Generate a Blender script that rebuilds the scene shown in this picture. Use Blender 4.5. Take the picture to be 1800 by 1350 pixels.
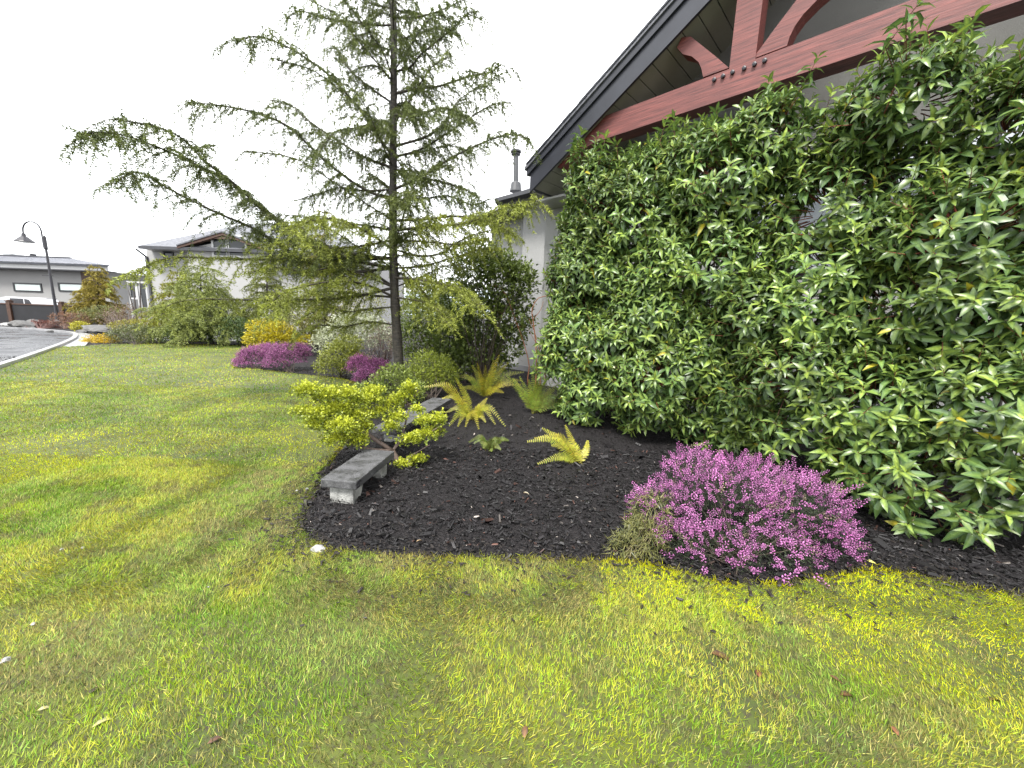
import bpy, bmesh, math, random
import numpy as np
from mathutils import Matrix, Vector
from mathutils.geometry import tessellate_polygon
rng = np.random.default_rng(7); random.seed(7)
SC = bpy.context.scene
for _o in list(bpy.data.objects): bpy.data.objects.remove(_o)
COL = SC.collection
# ------------------------------------------------------------------ camera
CAMH, PITCH, ROLL, FPX = 1.6, math.radians(9.8), math.radians(2.0), 675.0
_c, _s = math.cos(PITCH), math.sin(PITCH)
FW = np.array([0, _c, -_s]); U0 = np.array([0, _s, _c]); R0 = np.array([1., 0, 0])
RT = math.cos(ROLL)*R0 + math.sin(ROLL)*U0
UP = -math.sin(ROLL)*R0 + math.cos(ROLL)*U0
EYE = np.array([0, 0, CAMH])
cam = bpy.data.objects.new('camera', bpy.data.cameras.new('camera'))
cam.data.sensor_width = 36; cam.data.lens = FPX/1800*36; cam.data.clip_end = 3000; cam.data.clip_start = .05
cam.matrix_world = Matrix([[RT[i], UP[i], -FW[i], EYE[i]] for i in range(3)] + [[0, 0, 0, 1]])
COL.objects.link(cam); SC.camera = cam
# ------------------------------------------------------------------ overcast sky, soft sun, exposure
SUN_EL, SUN_AZ = math.radians(58), math.radians(205)
w = bpy.data.worlds.new('World'); SC.world = w; w.use_nodes = True
nt = w.node_tree; nt.nodes.clear()
o_ = nt.nodes.new('ShaderNodeOutputWorld'); bg = nt.nodes.new('ShaderNodeBackground')
sk = nt.nodes.new('ShaderNodeTexSky'); sk.sky_type = 'NISHITA'; sk.sun_disc = False
sk.sun_elevation = SUN_EL; sk.sun_rotation = SUN_AZ
vm = nt.nodes.new('ShaderNodeVectorMath'); vm.operation = 'SCALE'; vm.inputs['Scale'].default_value = .10
tc = nt.nodes.new('ShaderNodeTexCoord'); nz = nt.nodes.new('ShaderNodeTexNoise')
nz.inputs['Scale'].default_value = 1.6; nz.inputs['Detail'].default_value = 4
rp = nt.nodes.new('ShaderNodeValToRGB')
rp.color_ramp.elements[0].color = (.70, .735, .77, 1); rp.color_ramp.elements[0].position = .3
rp.color_ramp.elements[1].color = (1.0, 1.0, 1.0, 1); rp.color_ramp.elements[1].position = .6
mx = nt.nodes.new('ShaderNodeMix'); mx.data_type = 'RGBA'; mx.inputs[0].default_value = .93
L = nt.links.new
L(sk.outputs[0], vm.inputs[0]); L(tc.outputs['Generated'], nz.inputs['Vector']); L(nz.outputs[0], rp.inputs[0])
L(vm.outputs[0], mx.inputs[6]); L(rp.outputs[0], mx.inputs[7]); L(mx.outputs[2], bg.inputs[0])
bg.inputs[1].default_value = .62; L(bg.outputs[0], o_.inputs[0])
sun = bpy.data.objects.new('sun', bpy.data.lights.new('sun', 'SUN')); COL.objects.link(sun)
sun.data.energy = 1.5; sun.data.angle = math.radians(16); sun.data.color = (1, .97, .92)
_sd = Vector((math.sin(SUN_AZ)*math.cos(SUN_EL), math.cos(SUN_AZ)*math.cos(SUN_EL), math.sin(SUN_EL)))
sun.rotation_euler = _sd.to_track_quat('Z', 'Y').to_euler(); sun.location = (0, -5, 20)
SC.view_settings.view_transform = 'Standard'; SC.view_settings.look = 'None'
SC.cycles.max_bounces = 5; SC.cycles.diffuse_bounces = 3; SC.cycles.glossy_bounces = 2; SC.cycles.transmission_bounces = 4
SC.view_settings.exposure = 2.4; SC.view_settings.gamma = 1; SC.view_settings.use_curve_mapping = False
# ------------------------------------------------------------------ geometry helpers
def ray(px, py): return FW + RT*(px-900)/FPX - UP*(py-675)/FPX
def gnd(px, py, z=0.):
    r = ray(px, py); return EYE + r*((z-CAMH)/r[2])
def aty(px, py, y):
    r = ray(px, py); return EYE + r*(y/r[1])
DV = np.array([.72, -.694, 0]); DV /= np.linalg.norm(DV); NV = np.array([-DV[1], DV[0], 0]); ZV = np.array([0, 0, 1.])
def W(s, D, z): return DV*s + NV*D + ZV*z
def fac(px, py, D):
    r = ray(px, py); return EYE + r*(D/(r@NV))
def fsz(px, py, D):
    p = fac(px, py, D); return (p@DV, p[2])
def nrm(v): return v/np.maximum(np.linalg.norm(v, axis=-1, keepdims=True), 1e-9)
def noise2(x, y, f=1., seed=0):
    x = np.asarray(x)*f; y = np.asarray(y)*f
    xi = np.floor(x).astype(int); yi = np.floor(y).astype(int); u = x-xi; v = y-yi
    u = u*u*(3-2*u); v = v*v*(3-2*v)
    def h(a, b):
        n = (a*374761393 + b*668265263 + seed*1442695041) & 0x7fffffff
        n = ((n ^ (n >> 13))*1274126177) & 0x7fffffff
        return (n & 0xffff)/65535.
    return (h(xi, yi)*(1-u)+h(xi+1, yi)*u)*(1-v) + (h(xi, yi+1)*(1-u)+h(xi+1, yi+1)*u)*v
def inpoly(x, y, P):
    r = np.zeros(len(x), bool); n = len(P)
    for i in range(n):
        x1, y1 = P[i][:2]; x2, y2 = P[(i+1) % n][:2]
        c = ((y1 > y) != (y2 > y)) & (x < (x2-x1)*(y-y1)/(y2-y1+1e-12)+x1)
        r ^= c
    return r
class MB:
    """collects arrays of faces of any size plus a colour per vertex, builds one mesh"""
    def __init__(s): s.v = []; s.c = []; s.f = []; s.n = 0
    def add(s, v, faces, c=None):
        v = np.asarray(v, float).reshape(-1, 3)
        if c is None: c = np.ones((len(v), 3))
        c = np.broadcast_to(np.asarray(c, float), (len(v), 3))
        s.v.append(v); s.c.append(c)
        for f in faces:                      # list of (F,k) arrays
            s.f.append(np.asarray(f, int).reshape(-1, np.shape(f)[-1]) + s.n)
        s.n += len(v)
    def scatter(s, tv, tf, pos, rot, scl, col, tcol=None):
        N = len(pos)
        if N == 0: return
        tv = np.asarray(tv, float); k = len(tv)
        scl = np.asarray(scl, float)
        if scl.ndim == 1: scl = scl[:, None]*np.ones(3)
        v = tv[None]*scl[:, None, :]
        v = np.einsum('nij,nkj->nki', rot, v) + pos[:, None, :]
        c = np.repeat(np.asarray(col)[:, None, :], k, 1)
        if tcol is not None: c = c*(np.asarray(tcol)[None, :, None] if np.ndim(tcol) == 1 else np.asarray(tcol)[None])
        off = (np.arange(N)*k)[:, None, None]
        s.add(v.reshape(-1, 3), [(np.asarray(f)[None]+off).reshape(-1, np.shape(f)[-1]) for f in tf], c.reshape(-1, 3))
    def tube(s, pts, rad, sides=6, c=(1, 1, 1), cap=True):
        pts = np.asarray(pts, float); n = len(pts); rad = np.broadcast_to(np.asarray(rad, float), (n,))
        t = nrm(np.gradient(pts, axis=0)); ref = np.array([0, 0, 1.]) if abs(t[0][2]) < .9 else np.array([1., 0, 0])
        a = nrm(np.cross(t, ref)); b = np.cross(t, a)
        th = np.arange(sides)*2*math.pi/sides
        ring = pts[:, None] + rad[:, None, None]*(np.cos(th)[None, :, None]*a[:, None]+np.sin(th)[None, :, None]*b[:, None])
        i = np.arange(n-1)[:, None]; j = np.arange(sides)[None]; j2 = (j+1) % sides
        q = np.stack([i*sides+j, i*sides+j2, (i+1)*sides+j2, (i+1)*sides+j], -1).reshape(-1, 4)
        fs = [q]
        if cap: fs += [np.arange(sides)[None, ::-1], (np.arange(sides)+(n-1)*sides)[None]]
        s.add(ring.reshape(-1, 3), fs, c)
    def box(s, o, dx, dy, dz, c=(1, 1, 1)):
        o, dx, dy, dz = map(lambda q: np.asarray(q, float), (o, dx, dy, dz))
        v = [o, o+dx, o+dx+dy, o+dy, o+dz, o+dx+dz, o+dx+dy+dz, o+dy+dz]
        s.add(v, [[[0, 3, 2, 1], [4, 5, 6, 7], [0, 1, 5, 4], [1, 2, 6, 5], [2, 3, 7, 6], [3, 0, 4, 7]]], c)
    def prism(s, poly, ext, c=(1, 1, 1)):
        P = np.asarray(poly, float); n = len(P); ext = np.asarray(ext, float)
        tris = [t[:] for t in tessellate_polygon([[Vector(p) for p in P]])]
        T = np.array(tris); i = np.arange(n)
        side = np.stack([i, (i+1) % n, (i+1) % n+n, i+n], -1)
        s.add(np.vstack([P, P+ext]), [T[:, ::-1], T+n, side], c)
    def mesh(s, name, smooth=False):
        me = bpy.data.meshes.new(name)
        V = np.vstack(s.v); C = np.vstack(s.c)
        me.vertices.add(len(V)); me.vertices.foreach_set('co', V.ravel())
        lv = np.concatenate([f.ravel() for f in s.f]); ln = np.concatenate([np.full(len(f), f.shape[1]) for f in s.f])
        me.loops.add(len(lv)); me.loops.foreach_set('vertex_index', lv.astype(np.int32))
        me.polygons.add(len(ln)); st = np.concatenate([[0], np.cumsum(ln)[:-1]])
        me.polygons.foreach_set('loop_start', st.astype(np.int32))
        me.polygons.foreach_set('use_smooth', np.full(len(ln), smooth))
        me.update(calc_edges=True)
        a = me.attributes.new('col', 'FLOAT_COLOR', 'POINT')
        a.data.foreach_set('color', np.hstack([C, np.ones((len(C), 1))]).ravel().astype(np.float32))
        me.validate()
        return me
    def build(s, name, mat, parent=None, smooth=False, kind=None):
        me = s.mesh(name, smooth); me.materials.append(mat)
        return link(name, me, parent, kind)
def link(name, me, parent=None, kind=None):
    o = bpy.data.objects.new(name, me); COL.objects.link(o)
    if parent is not None:
        o.parent = parent; o.matrix_parent_inverse = parent.matrix_world.inverted()
    if kind: o['kind'] = kind
    return o
def tag(o, label, cat, group=None):
    o['label'] = label; o['category'] = cat
    if group: o['group'] = group
    return o
def thing(name, label, cat, loc=(0, 0, 0), group=None):
    o = bpy.data.objects.new(name, None); COL.objects.link(o); o.empty_display_size = .1
    o.matrix_world = Matrix.Translation(Vector([float(q) for q in loc]))
    return tag(o, label, cat, group)
def rots(x, up):
    """rotation matrices with local x along x and local z near up"""
    x = nrm(x); z = up - (np.sum(up*x, -1, keepdims=True))*x; z = nrm(z+1e-6); y = np.cross(z, x)
    return np.stack([x, y, z], -1)
def rdir(n): return nrm(rng.normal(size=(n, 3)))
def jit(col, n, b=.2, h=.06):
    c = np.asarray(col, float)[None]*(1+rng.uniform(-b, b, (n, 1)))*(1+rng.uniform(-h, h, (n, 3))); return np.clip(c, .002, 1)
def lerp(a, b, t): return np.asarray(a)*(1-t)+np.asarray(b)*t
def bez(P, n):
    """smooth curve (Catmull-Rom) through the points P"""
    P = np.asarray(P, float); Q = np.vstack([2*P[0]-P[1], P, 2*P[-1]-P[-2]]); out = []
    m = len(P)-1
    for t in np.linspace(0, m, n):
        i = min(int(t), m-1); u = t-i; a, b, c, d = Q[i:i+4]
        out.append(.5*((2*b)+(c-a)*u+(2*a-5*b+4*c-d)*u*u+(3*b-a-3*c+d)*u**3))
    return np.array(out)
# ------------------------------------------------------------------ materials
def nodes(name):
    m = bpy.data.materials.new(name); m.use_nodes = True; return m, m.node_tree, m.node_tree.nodes['Principled BSDF']
def node(t, kind, **kw):
    n = t.nodes.new(kind)
    for k, v in kw.items():
        if k in n.inputs: n.inputs[k].default_value = v
        else: setattr(n, k, v)
    return n
def mixc(t, fac_, a, b, blend='MIX'):
    m = t.nodes.new('ShaderNodeMix'); m.data_type = 'RGBA'; m.blend_type = blend
    for sock, val in ((0, fac_), (6, a), (7, b)):
        if hasattr(val, 'links'): t.links.new(val, m.inputs[sock])
        elif sock == 0: m.inputs[0].default_value = val
        else: m.inputs[sock].default_value = (*val, 1)
    return m.outputs[2]
def ramp(t, src, p0, p1):
    r = t.nodes.new('ShaderNodeMapRange'); r.inputs[1].default_value = p0; r.inputs[2].default_value = p1
    t.links.new(src, r.inputs[0]); return r.outputs[0]
def coords(t): return t.nodes.new('ShaderNodeTexCoord').outputs['Object']
def nse(t, scale, detail=3, vec=None, rough=.6):
    n = t.nodes.new('ShaderNodeTexNoise'); n.inputs['Scale'].default_value = scale; n.inputs['Detail'].default_value = detail
    n.inputs['Roughness'].default_value = rough
    t.links.new(vec if vec is not None else coords(t), n.inputs['Vector']); return n.outputs[0]
def bump(t, b, h, strength=.4, dist=.01):
    n = t.nodes.new('ShaderNodeBump'); n.inputs['Strength'].default_value = strength; n.inputs['Distance'].default_value = dist
    t.links.new(h, n.inputs['Height']); t.links.new(n.outputs[0], b.inputs['Normal'])
def leafmat(name, rough=.4, trans=.25, spec=.5, nscale=30):
    m, t, b = nodes(name)
    a = t.nodes.new('ShaderNodeAttribute'); a.attribute_name = 'col'
    nn = nse(t, nscale, 2); c = mixc(t, ramp(t, nn, .3, .7), (.75, .75, .75), (1.2, 1.2, 1.2)); c = mixc(t, 1., a.outputs[0], c, 'MULTIPLY')
    t.links.new(c, b.inputs['Base Color']); b.inputs['Roughness'].default_value = rough; b.inputs['Specular IOR Level'].default_value = spec
    if trans:
        tr = t.nodes.new('ShaderNodeBsdfTranslucent'); t.links.new(c, tr.inputs[0])
        ms = t.nodes.new('ShaderNodeMixShader'); ms.inputs[0].default_value = trans
        t.links.new(b.outputs[0], ms.inputs[1]); t.links.new(tr.outputs[0], ms.inputs[2])
        t.links.new(ms.outputs[0], t.nodes['Material Output'].inputs[0])
    return m
def solid(name, c, rough=.6, var=.15, scale=8, bumpk=0, bscale=60, metal=0, spec=.5):
    m, t, b = nodes(name)
    nn = nse(t, scale, 5)
    cc = mixc(t, ramp(t, nn, .3, .7), tuple(q*(1-var) for q in c), tuple(min(1, q*(1+var)) for q in c))
    t.links.new(cc, b.inputs['Base Color']); b.inputs['Roughness'].default_value = rough
    b.inputs['Metallic'].default_value = metal; b.inputs['Specular IOR Level'].default_value = spec
    if bumpk: bump(t, b, nse(t, bscale, 4), bumpk, .02)
    return m
M = {}
M['laurel'] = leafmat('glossy_laurel_leaf', .36, .25, .5, 60)
M['leaf'] = leafmat('matt_leaf', .42, .25, .5, 40)
M['needle'] = leafmat('conifer_needle', .5, .2, .35, 3)
M['petal'] = leafmat('heather_petal', .6, .3, .3, 60)
M['fern'] = leafmat('fern_frond', .45, .3, .4, 40)
M['stem'] = leafmat('stem_bark', .6, 0, .4, 50)
M['chip'] = leafmat('wet_bark_chip', .5, 0, .3, 90)
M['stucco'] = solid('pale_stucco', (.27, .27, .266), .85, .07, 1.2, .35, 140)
M['stucco_shade'] = solid('shaded_grey_stucco', (.115, .113, .105), .85, .12, 1.5, .35, 140)  # gable stucco: the shade behind the truss is put into this darker grey
M['soffit'] = solid('cream_soffit_board', (.215, .21, .175), .55, .08, 2)
M['fascia'] = solid('charcoal_fascia_paint', (.022, .0235, .031), .38, .2, 3)
M['gutter'] = solid('dark_gutter_metal', (.03, .03, .035), .3, .2, 3)
M['black'] = solid('black_window_frame', (.012, .012, .014), .4, .2, 4)
M['white'] = solid('white_paint', (.4, .4, .4), .5, .05, 4)
M['farwall'] = solid('far_white_wall', (.28, .277, .274), .8, .06, .8, .1, 20)
M['farwall2'] = solid('far_grey_render', (.23, .227, .223), .85, .06, .5, .1, 20)
M['bwood'] = solid('brown_stained_wood', (.055, .025, .014), .55, .35, 12, .2, 40)
M['metalroof'] = solid('grey_standing_seam_metal', (.22, .225, .27), .3, .08, .6)
M['black_fence'] = solid('black_fence_mesh', (.008, .008, .010), .7, .3, 3)
M['iron'] = solid('black_lamp_paint', (.018, .017, .022), .4, .2, 6)
M['rock'] = solid('grey_rock', (.075, .073, .071), .7, .4, 9, .6, 25)
M['whiterock'] = solid('white_quartz', (.27, .265, .26), .6, .35, 30, .5, 60)
M['concrete'] = solid('wet_concrete', (.22, .22, .225), .3, .2, 2.5, .1, 60)
M['carpaint'] = solid('white_car_paint', (.5, .5, .52), .25, .02, 1)
M['rubber'] = solid('black_rubber', (.015, .015, .015), .7, .1, 9)
M['flue'] = solid('grey_vent_pipe', (.05, .052, .056), .45, .15, 6)
def timber():
    m, t, b = nodes('red_stained_timber')
    mp = t.nodes.new('ShaderNodeMapping'); mp.vector_type = 'TEXTURE'; mp.inputs['Rotation'].default_value = (0, 0, -math.atan2(.694, .72)); mp.inputs['Scale'].default_value = (.9, .06, .045)
    t.links.new(coords(t), mp.inputs[0]); g = nse(t, 2.2, 6, mp.outputs[0], .65)
    c = mixc(t, ramp(t, g, .32, .68), (.05, .012, .011), (.19, .052, .043))
    c = mixc(t, ramp(t, nse(t, 1.3, 2), .45, .75), c, (.10, .025, .021))
    t.links.new(c, b.inputs['Base Color']); b.inputs['Roughness'].default_value = .55; bump(t, b, g, .3, .01); return m
M['timber'] = timber()
def bark(name, a, bcol):
    m, t, b = nodes(name)
    mp = t.nodes.new('ShaderNodeMapping'); mp.inputs['Scale'].default_value = (14, 14, 30); t.links.new(coords(t), mp.inputs[0])
    g = nse(t, 1., 5, mp.outputs[0]); c = mixc(t, ramp(t, g, .35, .65), a, bcol)
    c = mixc(t, ramp(t, nse(t, 2.5, 4), .55, .75), c, (.036, .042, .015))
    t.links.new(c, b.inputs['Base Color']); b.inputs['Roughness'].default_value = .7; bump(t, b, g, .7, .02); return m
M['bark'] = bark('cedar_bark', (.012, .010, .008), (.055, .046, .036))
def shingles():
    m, t, b = nodes('slate_grey_shingles')
    br = t.nodes.new('ShaderNodeTexBrick'); br.inputs['Scale'].default_value = 3.2; br.inputs['Mortar Size'].default_value = .015
    br.inputs[1].default_value = (.055, .057, .068, 1); br.inputs[2].default_value = (.11, .113, .13, 1); br.inputs[3].default_value = (.05, .05, .06, 1)
    t.links.new(coords(t), br.inputs[0]); c = mixc(t, ramp(t, nse(t, 7, 4), .35, .7), br.outputs[0], (.14, .143, .16))
    t.links.new(c, b.inputs['Base Color']); b.inputs['Roughness'].default_value = .6; bump(t, b, br.outputs[1], .5, .02); return m
M['shingle'] = shingles()
def glass(name, c=(.03, .035, .04), rough=.05, spec=1., ior=1.9):
    m, t, b = nodes(name); nn = nse(t, 1.5, 2)
    t.links.new(mixc(t, nn, tuple(q*.7 for q in c), c), b.inputs['Base Color'])
    b.inputs['Roughness'].default_value = rough; b.inputs['Specular IOR Level'].default_value = spec; b.inputs['IOR'].default_value = ior; return m
M['glass'] = glass('sky_reflect_window_glass', (.4, .43, .47)); M['darkglass'] = glass('dark_window_glass', (.02, .024, .027), .05, .5, 1.45); M['frost'] = glass('frosted_window_glass', (.42, .5, .47), .15)  # first glass: whitish sky reflection is put into its pale base colour
def stone():
    m, t, b = nodes('wet_granite_slab')
    f = nse(t, 240, 2); c = mixc(t, ramp(t, f, .45, .62), (.03, .03, .032), (.15, .15, .153))
    n2 = nse(t, 9, 4); c = mixc(t, ramp(t, n2, .45, .7), c, (.03, .03, .032))
    t.links.new(c, b.inputs['Base Color']); t.links.new(ramp(t, n2, .75, .3), b.inputs['Roughness']); bump(t, b, f, .25, .004); return m
M['granite'] = stone()
M['paleleg'] = solid('pale_weathered_stone', (.26, .26, .245), .6, .55, 11, .5, 60)
def asphalt():
    m, t, b = nodes('wet_asphalt'); n = nse(t, .9, 5); g = nse(t, 120, 2)
    t.links.new(mixc(t, g, (.014, .014, .016), (.036, .036, .04)), b.inputs['Base Color'])
    r = t.nodes.new('ShaderNodeMapRange'); r.inputs[1].default_value = .35; r.inputs[2].default_value = .65; r.inputs[3].default_value = .06; r.inputs[4].default_value = .5
    t.links.new(n, r.inputs[0]); t.links.new(r.outputs[0], b.inputs['Roughness']); b.inputs['Specular IOR Level'].default_value = .2
    bump(t, b, g, .25, .004); return m
M['asphalt'] = asphalt()
def soil():
    m, t, b = nodes('dark_bark_mulch'); g = nse(t, 70, 5)
    t.links.new(mixc(t, ramp(t, g, .35, .7), (.006, .0055, .006), (.034, .030, .031)), b.inputs['Base Color'])
    b.inputs['Roughness'].default_value = .8; b.inputs['Specular IOR Level'].default_value = .2; bump(t, b, nse(t, 38, 3), 1., .05); return m
M['soil'] = soil()
MOSS = [(gnd(1600, 1070), .75), (gnd(1760, 1110), .5), (gnd(1330, 1045), .35), (gnd(1120, 1010), .35), (gnd(60, 800), .9), (gnd(400, 632), 1.3), (gnd(1480, 1130), .25), (gnd(560, 760), .6), (gnd(545, 800), .4)]
DRY = [(gnd(1000, 1030), .5), (gnd(650, 1030), .55), (gnd(440, 930), .6), (gnd(100, 1150), .45), (gnd(830, 1060), .4), (gnd(1700, 1160), .25), (gnd(470, 850), .6), (gnd(1420, 1100), .2)]
def lawncol(x, y):
    """lawn colour by place: green, yellow moss, thin straw-brown places"""
    def fbm(f, sd): return sum(noise2(x, y, f*2**k, sd+k)*w_ for k, w_ in enumerate((.5, .3, .2)))
    def sm(v, a, b): return np.clip((v-a)/(b-a), 0, 1)[:, None]
    def mx_(c, k, d): return c*(1-k)+np.array(d)*k
    c = mx_(np.tile([.105, .165, .012], (len(x), 1)), sm(fbm(1.1, 21), .36, .60), (.25, .275, .018))
    c = mx_(c, sm(fbm(3.1, 31), .45, .68)*.8, (.185, .235, .045)); c = mx_(c, sm(fbm(2.0, 41), .50, .66)*.75, (.30, .275, .035))
    def spot(L_):
        v = np.zeros(len(x))
        for q, r in L_: v = np.maximum(v, np.clip(1.25-np.hypot(x-q[0], y-q[1])/r, 0, 1))
        return v[:, None]
    c = mx_(c, np.clip(spot(MOSS)*1.5, 0, 1)*sm(fbm(4, 51), .22, .42), (.36, .35, .004))
    c = mx_(c, np.clip(spot(DRY)*1.2, 0, 1)*sm(fbm(14, 61), .40, .55)*.85, (.17, .13, .06)); return mx_(c, sm(fbm(8, 71), .61, .68)*.7, (.12, .09, .05))
def lawnmat(name):
    m, t, b = nodes(name); n1 = nse(t, 1.1, 3); n2 = nse(t, 40, 3)
    g = mixc(t, ramp(t, n1, .35, .65), (.035, .052, .005), (.085, .10, .008)); g = mixc(t, ramp(t, n2, .45, .7), g, (.03, .024, .012))
    t.links.new(g, b.inputs['Base Color']); b.inputs['Roughness'].default_value = .8; return m
M['lawn'] = lawnmat('lawn_turf'); M['blade'] = leafmat('grass_blade', .6, .3, .15, 25)
# leaf shapes: x along the leaf, z up
LEAF_V = np.array([[0, 0, 0], [.28, .165, .07], [.28, 0, .015], [.28, -.165, .07], [.64, .15, .0], [.64, 0, -.06], [.64, -.15, .0], [1, 0, -.27]])
LEAF_F = [[[0, 2, 1], [0, 3, 2], [4, 5, 7], [5, 6, 7]], [[1, 2, 5, 4], [2, 3, 6, 5]]]
LEAF_C = np.array([[1.8, 1.6, 1.], [.72, .8, .85], [1.9, 1.7, 1.15], [.72, .8, .85], [.72, .8, .85], [1.75, 1.6, 1.1], [.72, .8, .85], [1.2, 1.2, 1.]])
SMALL_V = np.array([[0, 0, 0], [.45, .27, .05], [.45, -.27, .05], [1, 0, -.06]]); SMALL_F = [[[0, 2, 1], [1, 2, 3]]]
NEED_V = np.array([[0, -.05, 0], [0, .05, 0], [1, 0, 0]]); NEED_F = [[[0, 1, 2]]]
FAN_V = np.array([[0, 0, 0], [.55, .42, .1], [.62, .0, .0], [.55, -.42, .1], [1, .3, .12], [1.05, -.25, .1]]); FAN_F = [[[0, 2, 1], [0, 3, 2], [1, 2, 4], [2, 3, 5]]]
# ================================================================== SETTING
def sheet(name, pts, z, mat, thick=0.):
    mb = MB(); P = np.array([[p[0], p[1], z] for p in pts], float)
    if thick: mb.prism(P-np.array([0, 0, thick]), (0, 0, thick))
    else: mb.add(P, [np.array([t[:] for t in tessellate_polygon([[Vector(p) for p in P]])])])
    o = mb.build(name, mat)
    # make every face of a flat sheet look up
    if not thick:
        bm = bmesh.new(); bm.from_mesh(o.data)
        for f in bm.faces:
            if f.normal.z < 0: f.normal_flip()
        bm.to_mesh(o.data); bm.free()
    o['kind'] = 'structure'; return o
sheet('ground', [(-900, -60), (900, -60), (900, 1500), (-900, 1500)], 0, M['soil'])
EDGE_PX = [(1800, 1056), (1700, 1042), (1640, 1024), (1560, 1011), (1500, 1014), (1400, 1030), (1300, 1032), (1200, 1012), (1130, 998), (1060, 992), (980, 992), (900, 990), (820, 988), (740, 983), (640, 978), (575, 972), (540, 957), (523, 937), (520, 915), (530, 892), (550, 858), (575, 814), (600, 783), (625, 750), (642, 718), (645, 692), (628, 677), (597, 667), (520, 659), (455, 651), (412, 647), (418, 632), (438, 613), (400, 608), (300, 605), (200, 606), (150, 609)]
EDGE = bez([gnd(*p)[:2] for p in EDGE_PX], 220)
EDGE[:200] += (np.stack([noise2(EDGE[:200, 0], EDGE[:200, 1], 5, 3), noise2(EDGE[:200, 0], EDGE[:200, 1], 5, 4)], -1)-.5)*.05
KERB_PX = [(150, 604), (110, 610), (60, 626), (0, 647)]
_a, _b = gnd(60, 629)[:2], gnd(0, 650)[:2]
LAWN = [tuple(p) for p in EDGE] + [tuple(gnd(*p)[:2]) for p in KERB_PX[1:]] + [tuple(gnd(0, 647)[:2]+2.5*(_b-_a)), (-20, -8), (9, -8), (9, .8), (6, 1.5)]
sheet('lawn', LAWN, .022, M['lawn'], .03)
# road, gutter and kerb
RC_PX = [(0, 650), (60, 629), (118, 606), (138, 594), (132, 587), (100, 583), (50, 579), (0, 577)]
_a, _b = gnd(60, 629)[:2], gnd(0, 650)[:2]
RC = bez([tuple(_b+3.2*(_b-_a)), tuple(_b+1.2*(_b-_a))] + [tuple(gnd(*p)[:2]) for p in RC_PX] + [(-40, 24.), (-60, 27)], 90)
sheet('road', list(map(tuple, RC))+[(-60, 0)], .008, M['asphalt'])
def strip(name, line, off0, off1, z0, z1, mat):
    mb = MB(); t = nrm(np.gradient(line, axis=0)); nrml = np.stack([t[:, 1], -t[:, 0]], -1)
    a = line+nrml*off0; b = line+nrml*off1; n = len(line)
    V = np.vstack([np.c_[a, np.full(n, z0)], np.c_[a, np.full(n, z1)], np.c_[b, np.full(n, z1)], np.c_[b, np.full(n, z0)]])
    i = np.arange(n-1); Q = [np.stack([i+k*n, i+k*n+1, i+(k+1)*n+1, i+(k+1)*n], -1) for k in range(3)]
    mb.add(V, Q); o = mb.build(name, mat); o['kind'] = 'structure'; return o
strip('gutter', RC, .45, -.02, 0, .016, M['concrete'])
strip('kerb', RC, -.02, -.16, 0, .10, M['concrete'])
sheet('pavement', [gnd(*p)[:2] for p in [(118, 611), (150, 609), (158, 600), (166, 590), (150, 586), (141, 590), (139, 596), (128, 603)]], .03, M['concrete'])
sheet('wet_path', [aty(270, 591, 20)[:2], gnd(270, 599)[:2], gnd(570, 600)[:2], gnd(570, 592)[:2], gnd(400, 590)[:2]], .006, M['concrete'])
hb = MB(); hx = np.linspace(-800, 500, 60); hz = 30+55*noise2(hx, 0*hx, .006, 5)+14*noise2(hx, 0*hx, .03, 6)
hv = np.vstack([np.c_[hx, 900+0*hx, 0*hx-5], np.c_[hx, 1000+0*hx, hz], np.c_[hx, 1400+0*hx, hz*.9]])
i_ = np.arange(59); hb.add(hv, [np.stack([i_, i_+1, i_+61, i_+60], -1), np.stack([i_+60, i_+61, i_+121, i_+120], -1)])
hb.build('hills', solid('haze_tinted_forest_hill', (.30, .34, .37), .9, .2, .02), kind='structure')  # pale mist haze is mixed into the hill colour
# ================================================================== THE HOUSE BESIDE THE GARDEN
house = thing('house', 'house with pale stucco walls and red timber gable truss beside the laurel hedge', 'house', W(-3, 8, 0))
def hpart(name, mat, fn, parent=None, smooth=False):
    mb = MB(); fn(mb); return mb.build(name, mat, parent or house, smooth)
GP = .585; RS, RZ = -5.55, 4.52       # rake slope and its lower left end (top edge)
RIDGE = .35
def rake(s): return RZ+GP*(s-RS) if s <= RIDGE else RZ+GP*(RIDGE-RS)-GP*(s-RIDGE)
SE = 2*RIDGE-RS
# gable wall with two window openings (built as strips round the panes)
DW = 7.2
def wallbox(mb, s0, s1, z0, z1, D=DW, th=.25): mb.box(W(s0, D, z0), DV*(s1-s0), NV*th, ZV*(z1-z0))
WINS = [(-1.85, -.62, 2.35, 4.12), (-.38, 1.5, 2.35, 4.12)]
def gw(mb):
    wallbox(mb, -6.05, WINS[0][0], 0, 4.12); wallbox(mb, WINS[0][0], WINS[0][1], 0, 2.35); wallbox(mb, WINS[0][1], WINS[1][0], 0, 4.12)
    wallbox(mb, WINS[1][0], WINS[1][1], 0, 2.35); wallbox(mb, WINS[1][1], 6.4, 0, 4.12)
hpart('wall', M['stucco'], gw)
hpart('gable_wall', M['stucco_shade'], lambda mb: mb.prism([W(-6.05, DW, 4.12), W(6.4, DW, 4.12), W(6.4, DW, rake(6.2)-.3), W(RIDGE, DW, rake(RIDGE)-.35), W(-5.9, DW, 4.2)], NV*.25))
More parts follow.
